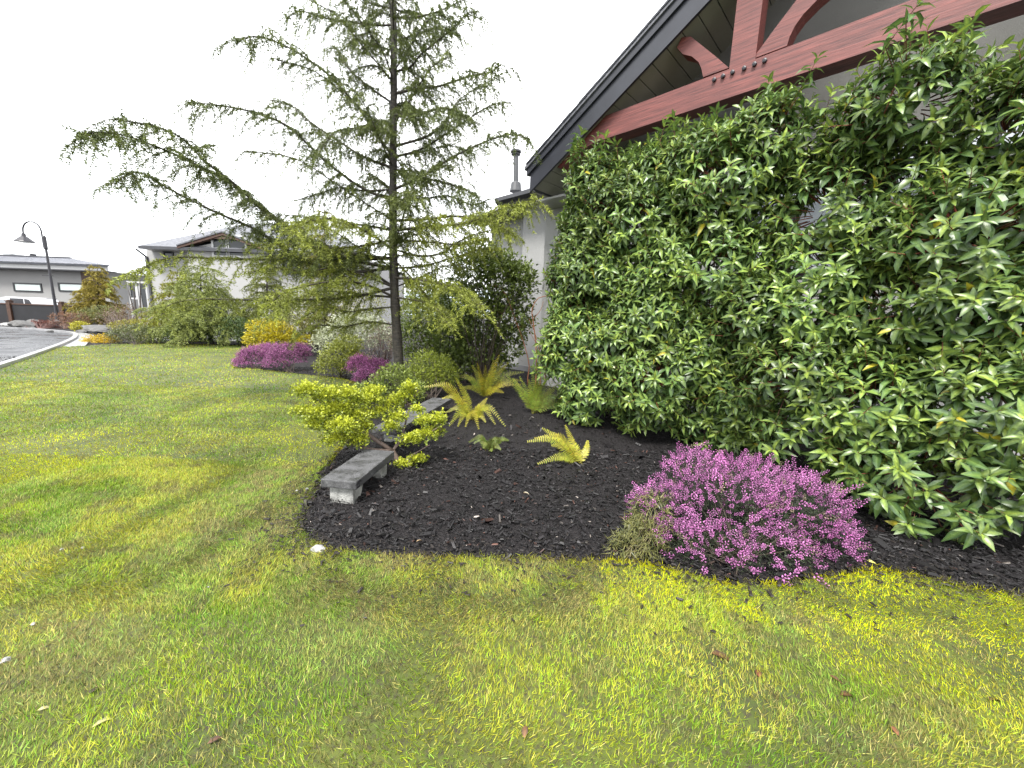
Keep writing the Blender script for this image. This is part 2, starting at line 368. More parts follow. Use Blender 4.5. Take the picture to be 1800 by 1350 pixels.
for s0, s1, z0, z1 in WINS:
    f = hpart('window', M['black'], lambda mb: [wallbox(mb, s0, s0+.09, z0, z1, DW-.03, .14), wallbox(mb, s1-.09, s1, z0, z1, DW-.03, .14), wallbox(mb, s0+.09, s1-.09, z0, z0+.09, DW-.03, .14), wallbox(mb, s0+.09, s1-.09, z1-.09, z1, DW-.03, .14), wallbox(mb, (s0+s1)/2-.03, (s0+s1)/2+.03, z0+.09, z1-.09, DW-.02, .1)])
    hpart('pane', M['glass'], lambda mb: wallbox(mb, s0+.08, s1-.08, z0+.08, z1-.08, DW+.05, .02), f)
# soffit boards run from the rake back to the wall, one by one
bs = .21
sb = MB(); k = 0
for s0 in np.arange(RS+.06, RIDGE-.2, bs):
    mb = MB(); s1 = s0+bs-.014; dz = .40
    p = [W(s0, 6.12, rake(s0)-dz), W(s1, 6.12, rake(s1)-dz), W(s1, 7.2, rake(s1)-dz), W(s0, 7.2, rake(s0)-dz)]
    mb.prism(p, ZV*.02); mb.build('soffit_board', M['soffit'], house)
hpart('soffit_backing', M['fascia'], lambda mb: mb.prism([W(RS, 6.1, rake(RS)-.375), W(RIDGE, 6.1, rake(RIDGE)-.375), W(RIDGE, 7.3, rake(RIDGE)-.375), W(RS, 7.3, rake(RS)-.375)], ZV*.02))
def slopeboard(mb, D0, D1, off0, off1, s0=RS, s1=RIDGE):
    mb.prism([W(s0, D0, rake(s0)+off0), W(s1, D0, rake(s1)+off0), W(s1, D0, rake(s1)+off1), W(s0, D0, rake(s0)+off1)], NV*(D1-D0))
hpart('rake_board', M['fascia'], lambda mb: [slopeboard(mb, 6.07, 6.115, -.44, -.10), slopeboard(mb, 6.07, 6.115, -.44, -.10, RIDGE, SE)])
hpart('rake_trim', M['fascia'], lambda mb: [slopeboard(mb, 6.03, 6.115, -.097, .03, RS-.06), slopeboard(mb, 6.03, 6.115, -.097, .03, RIDGE, SE)])
def roofslab(mb): 
    mb.prism([W(RS-.1, 6.0, rake(RS)-.03), W(RIDGE, 6.0, rake(RIDGE)+.035), W(RIDGE, 6.0, rake(RIDGE)+.09), W(RS-.1, 6.0, rake(RS)+.03)], NV*8)
    mb.prism([W(RIDGE, 6.0, rake(RIDGE)+.035), W(SE, 6.0, rake(SE)+.035), W(SE, 6.0, rake(SE)+.09), W(RIDGE, 6.0, rake(RIDGE)+.09)], NV*8)
roof = hpart('roof', M['shingle'], roofslab)
# ragged edge of the shingle courses along the rake
for s0 in np.arange(RS-.05, RIDGE, .17):
    mb = MB(); h = .02+.012*rng.random(); s1 = s0+.165
    mb.prism([W(s0, 5.985, rake(s0)+.088-.004), W(s1, 5.985, rake(s1)+.088-.012), W(s1, 5.985, rake(s1)+.088+h), W(s0, 5.985, rake(s0)+.088+h)], NV*.3)
    mb.build('shingle', M['fascia'], roof)
hpart('eave_gutter', M['gutter'], lambda mb: mb.box(W(RS-.14, 6.5, rake(RS)-.14), DV*.12, NV*6, ZV*.13))
hpart('eave_soffit', M['soffit'], lambda mb: mb.box(W(RS-.02, 6.13, rake(RS)-.40), DV*-.55+DV*.5, NV*1, ZV*.02))
hpart('eave_soffit', M['white'], lambda mb: mb.box(W(-6.1, 6.6, 4.06), DV*1.0, NV*.6, ZV*.04))
# truss of red timber
TB0, TB1 = 6.2, 6.48
hpart('truss_beam', M['timber'], lambda mb: mb.prism([W(-5.1, TB0, 4.50), W(-4.9, TB0, 4.42), W(-4.7, TB0, 4.55), W(-4.2, TB0, 4.675), W(5.0, TB0, 4.675), W(5.0, TB0, 5.04), W(-4.2, TB0, 5.04), W(-4.9, TB0, 4.62)], NV*(TB1-TB0)))
hpart('truss_post', M['timber'], lambda mb: mb.prism([W(-2.08, TB0+.012, 5.04), W(-1.77, TB0+.012, 5.04), W(-1.77, TB0+.012, rake(-1.77)-.42), W(-2.08, TB0+.012, rake(-2.08)-.42)], NV*.25))
def pxpoly(pts, D): return [fac(x, y, D) for x, y in pts]
hpart('truss_brace', M['timber'], lambda mb: mb.prism(pxpoly([(1236, 135.5), (1281, 119), (1258, 99), (1234, 80), (1214, 64), (1198, 66), (1190, 84), (1200, 95), (1216, 99), (1228, 109), (1233, 121)], TB0+.03), NV*.2))
hpart('truss_brace', M['timber'], lambda mb: mb.prism(pxpoly([(1323, 103.5), (1350, 93), (1383, 80.5), (1388, 65), (1397, 46), (1412, 25), (1438, -2), (1470, -30), (1530, -80), (1500, -100), (1440, -46), (1400, 0), (1362, 50)], TB0+.03), NV*.2))
for x, y in [(1256, 141), (1271.5, 134.5), (1288, 128), (1308.5, 121), (1326.6, 113.8), (1344.5, 107.5)]:
    p = fac(x, y, TB0); mb = MB(); mb.tube([p-NV*.035, p-NV*.03, p+NV*.02], [.012, .026, .03], 8); mb.build('bolt', M['iron'], house)
# mirrored right half of the truss, out of frame
hpart('truss_post', M['timber'], lambda mb: mb.box(W(2.47, TB0+.012, 5.04), DV*.31, NV*.25, ZV*1.2))
# side wings left of the gable: walls, eaves, hip roofs
def wing(s0, s1, D, ze, Dover, mono, zr=.5, depth=4.2, hip=1.6):
    hpart('wall', M['stucco'], lambda mb: mb.box(W(s0, D, 0), DV*(s1-s0), NV*.25, ZV*(ze-.12)))
    hpart('eave_soffit', M['soffit'], lambda mb: mb.box(W(s0-.5, Dover+.04, ze-.13), DV*(s1-s0+.5), NV*(D-Dover-.05), ZV*.03))
    hpart('eave_gutter', M['gutter'], lambda mb: mb.prism([W(s0-.55, Dover-.02, ze-.12), W(s0-.55, Dover-.10, ze-.04), W(s0-.55, Dover-.10, ze+.06), W(s0-.55, Dover+.03, ze+.06), W(s0-.55, Dover+.03, ze-.12)], DV*(s1-s0+.55)))
    def rf(mb):
        a, b = W(s0-.55, Dover, ze+.05), W(s1, Dover, ze+.05); c, d = W(s1, Dover+depth, ze+.05+zr*depth), W(s0-.55+hip, Dover+depth, ze+.05+zr*depth); e = W(s0-.55, Dover+2*depth, ze+.05)
        mb.add([a, b, c, d, e], [[[0, 1, 2, 3]], [[0, 3, 4]]])
    hpart('roof', M['shingle'], rf)
wing(-8.15, -5.5, 8.7, 4.92, 8.15, 0)
wing(-10.4, -7.6, 9.5, 4.88, 8.95, 0)
hpart('plinth', M['concrete'], lambda mb: mb.box(W(-10.4, 8.66, -.02), DV*5, NV*.05, ZV*.18))
hpart('downpipe', M['white'], lambda mb: mb.box(W(-6.35, 8.62, .1), DV*.09, NV*.07, ZV*4.6))
vp = fac(907, 322, 9.4); vt = fac(907, 268, 9.4)
hpart('vent_pipe', M['flue'], lambda mb: [mb.tube([vp-ZV*.25, vp+ZV*.0, vp+ZV*.04], [.2, .16, .09], 14), mb.tube([vp-ZV*.2, vt], [.085, .085], 14), mb.tube([vt-ZV*.09, vt-ZV*.07, vt-ZV*.06], [.09, .15, .15], 14), mb.tube([vt-ZV*.01, vt, vt+ZV*.05, vt+ZV*.08], [.1, .17, .17, .08], 14)], smooth=False)
# ================================================================== PLANT BUILDERS
BARKC = (.075, .055, .042)
def leaf_objects(root, name, tv, tf, tcol, mat, pos, rot, scl, col, nvar=8):
    """single leaves as parts sharing a few meshes"""
    meshes = []
    for k in range(nvar):
        i = (k*len(pos))//nvar; mb = MB(); mb.scatter(tv, tf, np.zeros((1, 3)), np.eye(3)[None], np.ones(1), col[i][None], tcol); me = mb.mesh(name); me.materials.append(mat); meshes.append(me)
    lum = col.sum(1); order = np.argsort(lum); vl = np.array([col[(k*len(pos))//nvar].sum() for k in range(nvar)])
    inv = root.matrix_world.inverted()
    for i in range(len(pos)):
        o = bpy.data.objects.new(name, meshes[int(np.argmin(abs(vl-lum[i]+rng.normal()*.01)))]); COL.objects.link(o); o.parent = root; o.matrix_parent_inverse = inv
        R = rot[i]*np.broadcast_to(scl[i], (3,))[None]
        o.matrix_basis = Matrix([[R[r][0], R[r][1], R[r][2], pos[i][r]] for r in range(3)]+[[0, 0, 0, 1]])
def shoots(P, A, n, Lm, leaf, thmax=88, droop=.5):
    """leafy shoots at P along A: arrays for leaves plus shoot end points"""
    N = len(P); Ls = rng.uniform(*Lm, N); A = nrm(A)
    ref = np.where(abs(A[:, 2:3]) < .9, np.array([[0, 0, 1.]]), np.array([[1., 0, 0]])); U = nrm(np.cross(A, ref)); V = np.cross(A, U)
    i = np.arange(n)[None]; t = (i+.5)/n*np.ones((N, 1)); az = i*2.4+rng.uniform(0, 6.28, (N, 1))
    th = np.radians(lerp(thmax, 28, t**1.4)+rng.normal(size=(N, n))*9)
    rad = np.cos(az)[..., None]*U[:, None]+np.sin(az)[..., None]*V[:, None]
    d = np.cos(th)[..., None]*A[:, None]+np.sin(th)[..., None]*rad; d[..., 2] -= droop*(1-t)*rng.uniform(.5, 1.2, (N, n)); d = nrm(d)
    p = P[:, None]+A[:, None]*(Ls[:, None]*t)[..., None]
    nor = A[:, None]*1.1+ZV*.45+rng.normal(size=(N, n, 3))*.22
    size = leaf*(1-.45*t**2)*rng.uniform(.7, 1.15, (N, n))
    return p.reshape(-1, 3), rots(d.reshape(-1, 3), nor.reshape(-1, 3)), size.ravel(), t.ravel(), P, P+A*Ls[:, None]
def laurel(label, srange, topf, nsh, seed, bare=(), group='laurels of the hedge'):
    global rng
    rng = np.random.default_rng(seed)
    s0, s1 = srange; base = W((s0+s1)/2, 5.45, 0)
    root = thing('laurel_shrub', label, 'shrub', base, group)
    C, R = [], []
    for s in np.arange(s0+.22, s1-.05, .46):
        zt = topf(s)
        for z in np.arange(.42, zt-.25, .46):
            ss = s+rng.uniform(-.16, .16); zz = min(z+rng.uniform(-.15, .15), zt-.38); r = rng.uniform(.33, .52)
            D = 5.42+rng.uniform(-.27, .24)+.20*max(0, zz-2.6)*.6 - .22*math.exp(-((zz-1.0)/.7)**2) + .35*max(0, .6-zz)
            D += .55*max(0, (-3.55-ss))
            D -= .22*max(0, ss+.4)+.30*max(0, ss+.9)*max(0, 1.1-zz)
            if ss < lerp(-3.35, -4.25, min(1, max(0, (zz-.3)/1.2))): continue
            if any(abs(ss-b[0]) < b[2] and abs(zz-b[1]) < b[2] for b in bare): continue
            C.append(W(ss, D, zz)); R.append(r)
    C = np.array(C); R = np.array(R); nC = len(C)
    ci = np.repeat(np.arange(nC), nsh); d = rdir(len(ci)*3)
    face = nrm(-NV*.85+ZV*.45+DV*(-.25 if s0 < -3 else 0)); d = d[(d@face) > -.05][:len(ci)]; ci = ci[:len(d)]
    P = C[ci]+d*(R[ci]*rng.uniform(.72, 1.02, len(ci)))[:, None]*np.array([1, 1, .95])
    # drop shoots buried deep in neighbouring clumps
    dep = np.zeros(len(P))
    for k in range(nC): dep = np.maximum(dep, (1-np.linalg.norm(P-C[k], axis=1)/R[k])*(ci != k))
    keep = dep < .5; P, d, ci = P[keep], d[keep], ci[keep]
    A = d*.95+ZV*rng.uniform(.1, .75, (len(P), 1))+rng.normal(size=P.shape)*.2
    A[rng.random(len(P)) < .12, 2] -= .6
    top = [k for k in range(nC) if C[k][2] > topf(C[k]@DV)-.75]      # leaders sticking out of the top
    Pl = np.array([C[k]+ZV*R[k]*.7+rng.normal(size=3)*np.array([.22, .22, .06])-NV*.08 for k in top for _ in range(5)]); Al = ZV+rng.normal(size=Pl.shape)*.22
    P = np.vstack([P, Pl, Pl+nrm(Al)*.17]); A = np.vstack([A, Al, Al]); ci = np.r_[ci, np.repeat(top, 5), np.repeat(top, 5)]; keep = np.r_[np.where(keep)[0], np.zeros(2*len(Pl), int)]; dep[0] = 0
    p, rot, sz, t, a, b = shoots(P, A, 11, (.10, .26), .165)
    n = len(p); clump = rng.uniform(.65, 1.3, nC)[np.repeat(ci, 11)]
    old = np.array([.055, .108, .042]); new = np.array([.180, .252, .058])
    k = np.clip((.12+.88*t**1.3)*rng.uniform(.5, 1.3, n)*(.3+.95*np.repeat(rng.random(len(P)), 11)), 0, 1)[:, None]
    col = (old*(1-k)+new*k)*(clump*rng.uniform(.75, 1.25, n))[:, None]
    yl = rng.random(n) < .005; col[yl] = (.26, .24, .03)
    scl = np.stack([sz, sz*rng.uniform(.9, 1.15, n), sz*rng.uniform(.5, 1.6, n)], -1)
    v = p-EYE; dist = v@FW; px = 900+FPX*(v@RT)/dist; py = 675-FPX*(v@UP)/dist
    vis = (px > 0) & (px < 1790) & (py > 5) & (dep[keep][np.repeat(np.arange(len(P)), 11)] < .02)
    sc_ = sz/dist+1e-3*rng.random(n); sc_[~vis] = 0; pick = np.argsort(-sc_)[:300]; m = np.zeros(n, bool); m[pick] = True
    mb = MB(); mb.scatter(LEAF_V, LEAF_F, p[~m], rot[~m], scl[~m], col[~m], LEAF_C); mb.build('foliage', M['laurel'], root, True, 'stuff')
    leaf_objects(root, 'leaf', LEAF_V, LEAF_F, LEAF_C, M['laurel'], p[m], rot[m], scl[m], col[m])
    # twigs and stems
    mb = MB()
    for k in range(len(a)):
        mb.tube([C[ci[k]]+(a[k]-C[ci[k]])*.45, a[k], b[k]], [.006, .0045, .002], 3, lerp((.10, .05, .03), (.20, .045, .03), rng.random()), False)
    mb.build('twigs', M['stem'], root, True, 'stuff')
    nst = 5
    for j in range(nst):
        ss = lerp(s0+.3, s1-.3, (j+.5)/nst); q = W(ss, 5.5+rng.uniform(-.15, .25), 0); mb = MB()
        zt = topf(ss); pts = bez([q, q+ZV*zt*.3+rng.normal(size=3)*.08, q+ZV*zt*.62+rng.normal(size=3)*.12, q+ZV*(zt-.45)+rng.normal(size=3)*.12], 10)
        mb.tube(pts, np.linspace(.035, .008, 10), 7, (.045, .035, .028))
        for k in np.argsort(np.linalg.norm((C-q)[:, :2], axis=1))[:14]:
            z0 = max(.15, C[k][2]-.45); i = int(np.argmin(abs(pts[:, 2]-z0))); mb.tube(bez([pts[i], (pts[i]+C[k])/2-ZV*.05, C[k]], 5), np.linspace(.014, .006, 5), 5, (.05, .036, .028), False)
        mb.build('stem', M['stem'], root, True)
    return root
def top_profile(px_pts, D=5.15):
    S = [fsz(x, y, D) for x, y in px_pts]; xs = [q[0] for q in S]; zs = [q[1] for q in S]
    return lambda s: float(np.interp(s, xs, zs))
_T = top_profile([(978, 400), (1000, 275), (1060, 236), (1200, 168), (1330, 132), (1430, 138), (1480, 158), (1540, 110), (1600, 42), (1650, 70), (1690, 108), (1740, 80), (1790, 52), (1860, 40), (1990, 20)])
TOP = lambda s: _T(s)-.20+.06*min(1, max(0, (s+1.2)/.7))+.16*math.exp(-((s+.26)/.16)**2)
laurel('pale sheened leftmost laurel of the tall hedge, beside the bare stucco wall', (-4.15, -2.35), TOP, 74, 11)
laurel('middle laurel of the tall hedge, below the bolted end of the red beam', (-2.35, -.75), TOP, 74, 12, bare=((-1.55, 3.62, .22),))
laurel('large-leaved right laurel of the tall hedge, reaching up to the red beam', (-.75, 1.25), TOP, 72, 13, bare=((-.05, 3.05, .17), (-.35, 1.85, .17)))
rng = np.random.default_rng(21)
# ------------------------------------------------------------------ weeping conifer branches
def along(pts, x):
    seg = np.linalg.norm(np.diff(pts, axis=0), axis=1); c = np.r_[0, np.cumsum(seg)]; x = np.asarray(x)*c[-1]
    q = np.stack([np.interp(x, c, pts[:, k]) for k in range(3)], -1); e = np.stack([np.interp(np.minimum(x+.04, c[-1]), c, pts[:, k]) for k in range(3)], -1)-np.stack([np.interp(np.maximum(x-.04, 0), c, pts[:, k]) for k in range(3)], -1)
    return q, nrm(e), c[-1]
def twig_needles(mb, wood, pts, twig_len, spacing, colA, colB, droop=.55, nl=.052, per=5, step=.022, wid=2.6):
    """spurs, side sprays and hanging twigs along a branch, all with whorls of needles; wood gets the twigs"""
    lines = [(pts[int(len(pts)*.12):], 0.)]
    def twig(p, d, ln, dr, r=.003):
        n = max(3, int(ln/.06)); u = np.linspace(0, 1, n)[:, None]; tp = p+d*ln*u-ZV*dr*ln*u**2
        if r > .0025: wood.tube(tp, np.linspace(r, .0012, n), 3, BARKC, False)
        return tp
    _, _, Lt = along(pts, [0.])
    u = rng.uniform(.1, 1, int(Lt/spacing*1.5)); q, t, _ = along(pts, u)
    for p, tt in zip(q, t):                                   # short spurs pointing anywhere
        d = nrm(rdir(1)[0]+tt*.5); lines.append((twig(p, d, rng.uniform(.05, .16), .3, .002), rng.random()))
    ns = max(3, int(Lt/(spacing*2.2))); u = np.linspace(.12, .99, ns)+rng.normal(size=ns)*.012; q, t, _ = along(pts, np.clip(u, 0, 1))
    for j in range(ns):                                       # flat side sprays with hanging tips
        side = np.cross(t[j], ZV); side /= np.linalg.norm(side)+1e-6
        ln = twig_len*(1.35-.85*u[j])*rng.uniform(.5, 1.3); d = nrm(t[j]*rng.uniform(.4, .9)+side*(1 if j % 2 else -1)*rng.uniform(.4, 1)+ZV*rng.uniform(-.25, .35))
        tp = twig(q[j], d, ln, droop*rng.uniform(.3, 1.1), .0045); lines.append((tp, rng.random()))
        m = max(2, int(ln/.07)); sq, st_, _ = along(tp, np.linspace(.2, 1, m))
        for k in range(m):
            sd = np.cross(st_[k], ZV); d2 = nrm(st_[k]*rng.uniform(.3, .9)+sd*rng.normal()*.8-ZV*rng.uniform(-.15, .9)); l2 = rng.uniform(.05, .20)*(1.7 if rng.random() < .08 else 1)
            lines.append((twig(sq[k], d2, l2, droop*.8, .002), rng.random()))
    Pn, Tn, Cn = [], [], []
    for tp, cc in lines:
        s_ = np.linalg.norm(np.diff(tp, axis=0), axis=1); c = np.r_[0, np.cumsum(s_)]; m = max(2, int(c[-1]/step)); x = np.linspace(0, c[-1], m)
        q = np.stack([np.interp(x, c, tp[:, k]) for k in range(3)], -1); Pn.append(q); Tn.append(nrm(np.gradient(q, axis=0))); Cn.append(np.full(m, cc))
    Pn = np.vstack(Pn); Tn = np.vstack(Tn); Cn = np.concatenate(Cn); ok = rng.random(len(Pn)) < .86; Pn, Tn, Cn = Pn[ok], Tn[ok], Cn[ok]
    N = len(Pn); P = np.repeat(Pn, per, 0); T = np.repeat(Tn, per, 0); r = rdir(N*per); d = nrm(r-(np.sum(r*T, 1)[:, None])*T+T*.55)
    k = np.repeat(Cn, per)[:, None]*.7+.3*rng.random((N*per, 1)); col = np.asarray(colA)*(1-k)+np.asarray(colB)*k
    sc = nl*rng.uniform(.5, 1.1, N*per); mb.scatter(NEED_V, NEED_F, P, rots(d, rdir(N*per)), np.stack([sc, sc*wid, sc], -1), col)
def branch_obj(root, pts, r0, twig_len, spacing, colA, colB, **kw):
    wood = MB(); nd = MB(); n = len(pts); wood.tube(pts, np.linspace(r0, .004, n), 6, (.05, .042, .034))
    twig_needles(nd, wood, pts, twig_len, spacing, colA, colB, **kw)
    b = wood.build('branch', M['stem'], root, True); nd.build('needles', M['needle'], b, False, 'stuff'); return b
# ---- the big deodar cedar
cb_ = gnd(703, 692); CY = cb_[1]
cedar = thing('cedar_tree', 'tall open weeping cedar with drooping grey-green branches above the bench bed', 'tree', cb_)
trunk_px = [(703, 692), (701, 640), (696, 560), (692, 470), (691, 380), (691, 280), (692, 180), (692, 80), (691, 0), (690, -120), (690, -260), (690, -420)]
TP = bez([aty(x, y, CY) for x, y in trunk_px], 60); TP[0][2] = -.05
mb = MB(); tr_ = np.interp(TP[:, 2], [0, .3, 2, 4, 7, 10, 13], [.15, .10, .085, .07, .05, .035, .01]); mb.tube(TP, tr_*(1+.06*np.sin(np.arange(60)*1.7)), 14); mb.build('trunk', M['bark'], cedar, True)
def trunk_at(py):
    i = int(np.argmin([abs((675-FPX*((p-EYE)@UP)/((p-EYE)@FW))-py) for p in TP])); return TP[i]
G1, G2, Y2 = (.060, .080, .028), (.15, .185, .045), (.32, .36, .05)
LB = [([(690, 50), (654, 44), (579, 33), (530, 20), (505, 30)], -.6), ([(703, 150), (675, 95), (650, 58), (620, 20), (598, -10)], -1.2),
      ([(692, 275), (660, 232), (632, 191), (597, 152), (561, 118), (500, 80), (450, 64), (418, 72)], -1.6), ([(690, 190), (640, 146), (610, 116), (596, 92), (586, 82)], .8),
      ([(688, 300), (640, 276), (597, 249), (543, 213), (510, 184), (476, 176)], .9), ([(686, 356), (641, 333), (579, 289), (512, 227), (465, 203), (419, 191), (370, 183), (330, 181)], -1.9),
      ([(686, 453), (610, 444), (530, 413), (472, 378), (419, 329), (361, 284), (321, 244), (272, 222), (203, 210)], -3.0), ([(688, 470), (600, 452), (520, 408), (405, 322), (352, 293), (286, 262), (210, 236), (136, 234)], -3.3),
      ([(690, 480), (600, 478), (530, 455), (450, 404), (379, 373), (299, 333), (241, 302), (202, 322)], -2.6), ([(690, 452), (610, 456), (530, 456), (452, 456), (371, 454), (310, 452), (265, 463), (234, 492)], -2.2),
      ([(692, 506), (620, 522), (540, 527), (430, 527), (351, 526), (300, 535), (282, 556)], -1.6), ([(692, 524), (650, 503), (610, 494), (560, 498), (500, 514), (470, 540)], -2.4),
      ([(694, 536), (650, 543), (610, 548), (570, 540), (530, 560)], -1.0), ([(694, 500), (640, 470), (580, 440), (520, 424), (455, 420)], 1.2), ([(690, 400), (640, 396), (600, 392), (560, 380), (520, 392)], 1.4),
      ([(690, 420), (640, 432), (580, 436), (520, 430), (440, 432)], -1.5), ([(690, 330), (640, 335), (600, 330), (560, 340), (520, 352)], -.8), ([(691, 240), (660, 222), (625, 225), (590, 232), (565, 262)], -1.3),
      ([(696, 565), (650, 566), (600, 575), (560, 572), (520, 590)], -.5), ([(691, 20), (650, 5), (610, -15), (570, -30)], .5),
      ([(692, 440), (640, 405), (590, 385), (540, 390), (505, 405)], -2.6), ([(692, 512), (645, 486), (590, 470), (540, 478), (480, 470), (440, 480)], -1.7), ([(693, 528), (640, 518), (585, 512), (530, 520), (470, 560)], .6)]
RB = [([(703, 130), (721, 118), (743, 93), (797, 49), (820, 25), (842, 20)], -.9), ([(700, 162), (740, 155), (774, 151), (828, 133), (860, 128), (882, 112)], -1.4), ([(700, 280), (740, 262), (797, 227), (859, 187), (896, 180)], -.6),
      ([(700, 265), (750, 240), (779, 218), (800, 185), (823, 164), (878, 134)], .9), ([(700, 340), (740, 312), (774, 289), (832, 258), (894, 236), (930, 244)], -1.5), ([(694, 429), (712, 422), (719, 400), (721, 369), (712, 320), (708, 290)], -.2),
      ([(700, 443), (740, 450), (779, 444), (797, 430), (840, 410), (890, 402)], -.7), ([(698, 396), (750, 385), (800, 380), (860, 388), (905, 416)], -1.8), ([(700, 400), (760, 398), (820, 392), (880, 368), (946, 353)], -2.6),
      ([(700, 482), (740, 492), (780, 500), (815, 508), (835, 535)], -2.6), ([(700, 470), (740, 468), (790, 455), (840, 440), (880, 438)], .5), ([(698, 360), (740, 350), (790, 345), (830, 360), (860, 350)], .9),
      ([(697, 300), (730, 310), (770, 318), (810, 330), (840, 345)], -1.2), ([(696, 30), (730, 30), (770, 20), (815, 0)], -.8), ([(697, 70), (735, 60), (770, 50), (800, 60)], .8), ([(700, 520), (740, 530), (770, 545), (790, 575)], -1.8),
      ([(699, 205), (735, 200), (780, 190), (820, 205)], -1.8), ([(696, 455), (725, 490), (750, 520), (765, 540)], -.6), ([(700, 430), (750, 425), (810, 430), (850, 420)], -1.4)]
for B, sidel in ((LB, 1), (RB, 0)):
    for pts, dy in B:
        n = len(pts); p0 = trunk_at(pts[0][1]); w3 = [p0]
        for j in range(1, n): w3.append(aty(*pts[j], CY+dy*(j/(n-1))**1.15))
        c = bez(w3, max(10, 4*n)); Lb = np.linalg.norm(np.diff(c, axis=0), axis=1).sum()
        bright = (pts[0][1] > 395) and pts[-1][1] > 345
        branch_obj(cedar, c, .008+.006*min(Lb, 4), (.30+.07*min(Lb, 4))*(.78 if bright else 1), .045, lerp(G1, Y2, .25) if bright else G1, Y2 if bright else G2, droop=.5 if bright else .7)
for k in range(26):     # branches towards and away from the viewer, up the whole trunk
    h = lerp(2.0, 9.5, (k+.5)/26); i = int(np.argmin(abs(TP[:, 2]-h))); p0 = TP[i]; az = k*2.4+.4; ln = lerp(2.3, .7, (h-2)/8)*rng.uniform(.75, 1.1)
    d = np.array([math.cos(az), math.sin(az), 0]); 
    if abs(d[1]) < .45: d[1] = -.8*(1 if k % 2 else -1); d /= np.linalg.norm(d)
    c = bez([p0, p0+d*ln*.35+ZV*ln*.16, p0+d*ln*.7+ZV*ln*.32, p0+d*ln+ZV*ln*.30], 10); branch_obj(cedar, c, .014, .40, .055, G1, lerp(G2, Y2, .3*rng.random()), droop=.8)
for k in range(70):     # short leafy shoots clothing the trunk
    h = lerp(2.3, 9.5, (k+rng.random())/70); i = int(np.argmin(abs(TP[:, 2]-h))); p0 = TP[i]; az = rng.uniform(0, 6.28); ln = rng.uniform(.3, .75); d = np.array([math.cos(az), math.sin(az), 0])
    branch_obj(cedar, bez([p0, p0+d*ln*.5+ZV*ln*.2, p0+d*ln-ZV*ln*.1], 8), .006, .26, .05, G1, lerp(G2, Y2, .4*rng.random()), droop=.8)
# ------------------------------------------------------------------ generic shrub
def shrub(name, label, cat, base, blobs, nleaf, leaf, colA, colB, tv=SMALL_V, tf=SMALL_F, mat='leaf', group=None, up=.35, stems=8, stemcol=(.06, .045, .035), shell=.55, sprig=3, flat=1., droop=0., stemr=.008):
    """blobs: (centre, radii); leaves sit on short sprigs spread through each blob's outer shell"""
    root = thing(name, label, cat, base, group); mb = MB(); st = MB(); vol = np.array([np.prod(b[1])**(2/3) for b in blobs]); vol /= vol.sum()
    for (c, r), f in zip(blobs, vol):
        c = np.asarray(c, float); r = np.asarray(r, float); n = max(12, int(nleaf*f/sprig)); d = rdir(n); d = d[(d[:, 2] > -.75)]; n = len(d)
        p = c+d*r*rng.uniform(shell, 1.05, (n, 1))*(1+.16*(noise2(d[:, 0]*3+c[0], d[:, 1]*3+c[1]+d[:, 2]*2.3, 1.3)-.5))[:, None]
        p[:, 2] = np.maximum(p[:, 2], .02)
        axis = nrm(d*1.0+ZV*up+rng.normal(size=d.shape)*.35); tone = rng.random(n)
        P = np.repeat(p, sprig, 0)+np.repeat(axis, sprig, 0)*rng.uniform(0, leaf*1.3, (n*sprig, 1)); A = nrm(np.repeat(axis, sprig, 0)+rng.normal(size=(n*sprig, 3))*.7-ZV*droop)
        k = np.clip(np.repeat(tone, sprig)[:, None]*.6+.5*rng.random((n*sprig, 1)), 0, 1); col = (np.asarray(colA)*(1-k)+np.asarray(colB)*k)
        s = leaf*rng.uniform(.65, 1.2, n*sprig); mb.scatter(tv, tf, P, rots(A, ZV+rng.normal(size=A.shape)*.5), np.stack([s, s*flat, s], -1), col)
        m = max(2, int(stems*max(f, .12)))
        for q in range(m):
            e = c+rdir(1)[0]*r*.75; b0 = np.asarray(base)+np.array([rng.normal()*.05, rng.normal()*.05, 0]); mid = (b0+e)/2+rng.normal(size=3)*.06*np.linalg.norm(e-b0)
            st.tube(bez([b0, mid, e], 6), np.linspace(stemr, stemr*.3, 6), 4, stemcol, False)
    mb.build('foliage', M[mat], root, False, 'stuff'); st.build('stems', M['stem'], root, True); return root
def blob_px(pxs, y):   # (px, py, half width px, half height px, depth half) -> blob at forward distance y
    out = []
    for q in pxs:
        x, yy, rx, ry = q[:4]; d = y+(q[4] if len(q) > 4 else 0); c = aty(x, yy, d); k = ((c-EYE)@FW)/FPX; out.append((c, (rx*k, (rx*.5+ry*.5)*k, ry*k)))
    return out
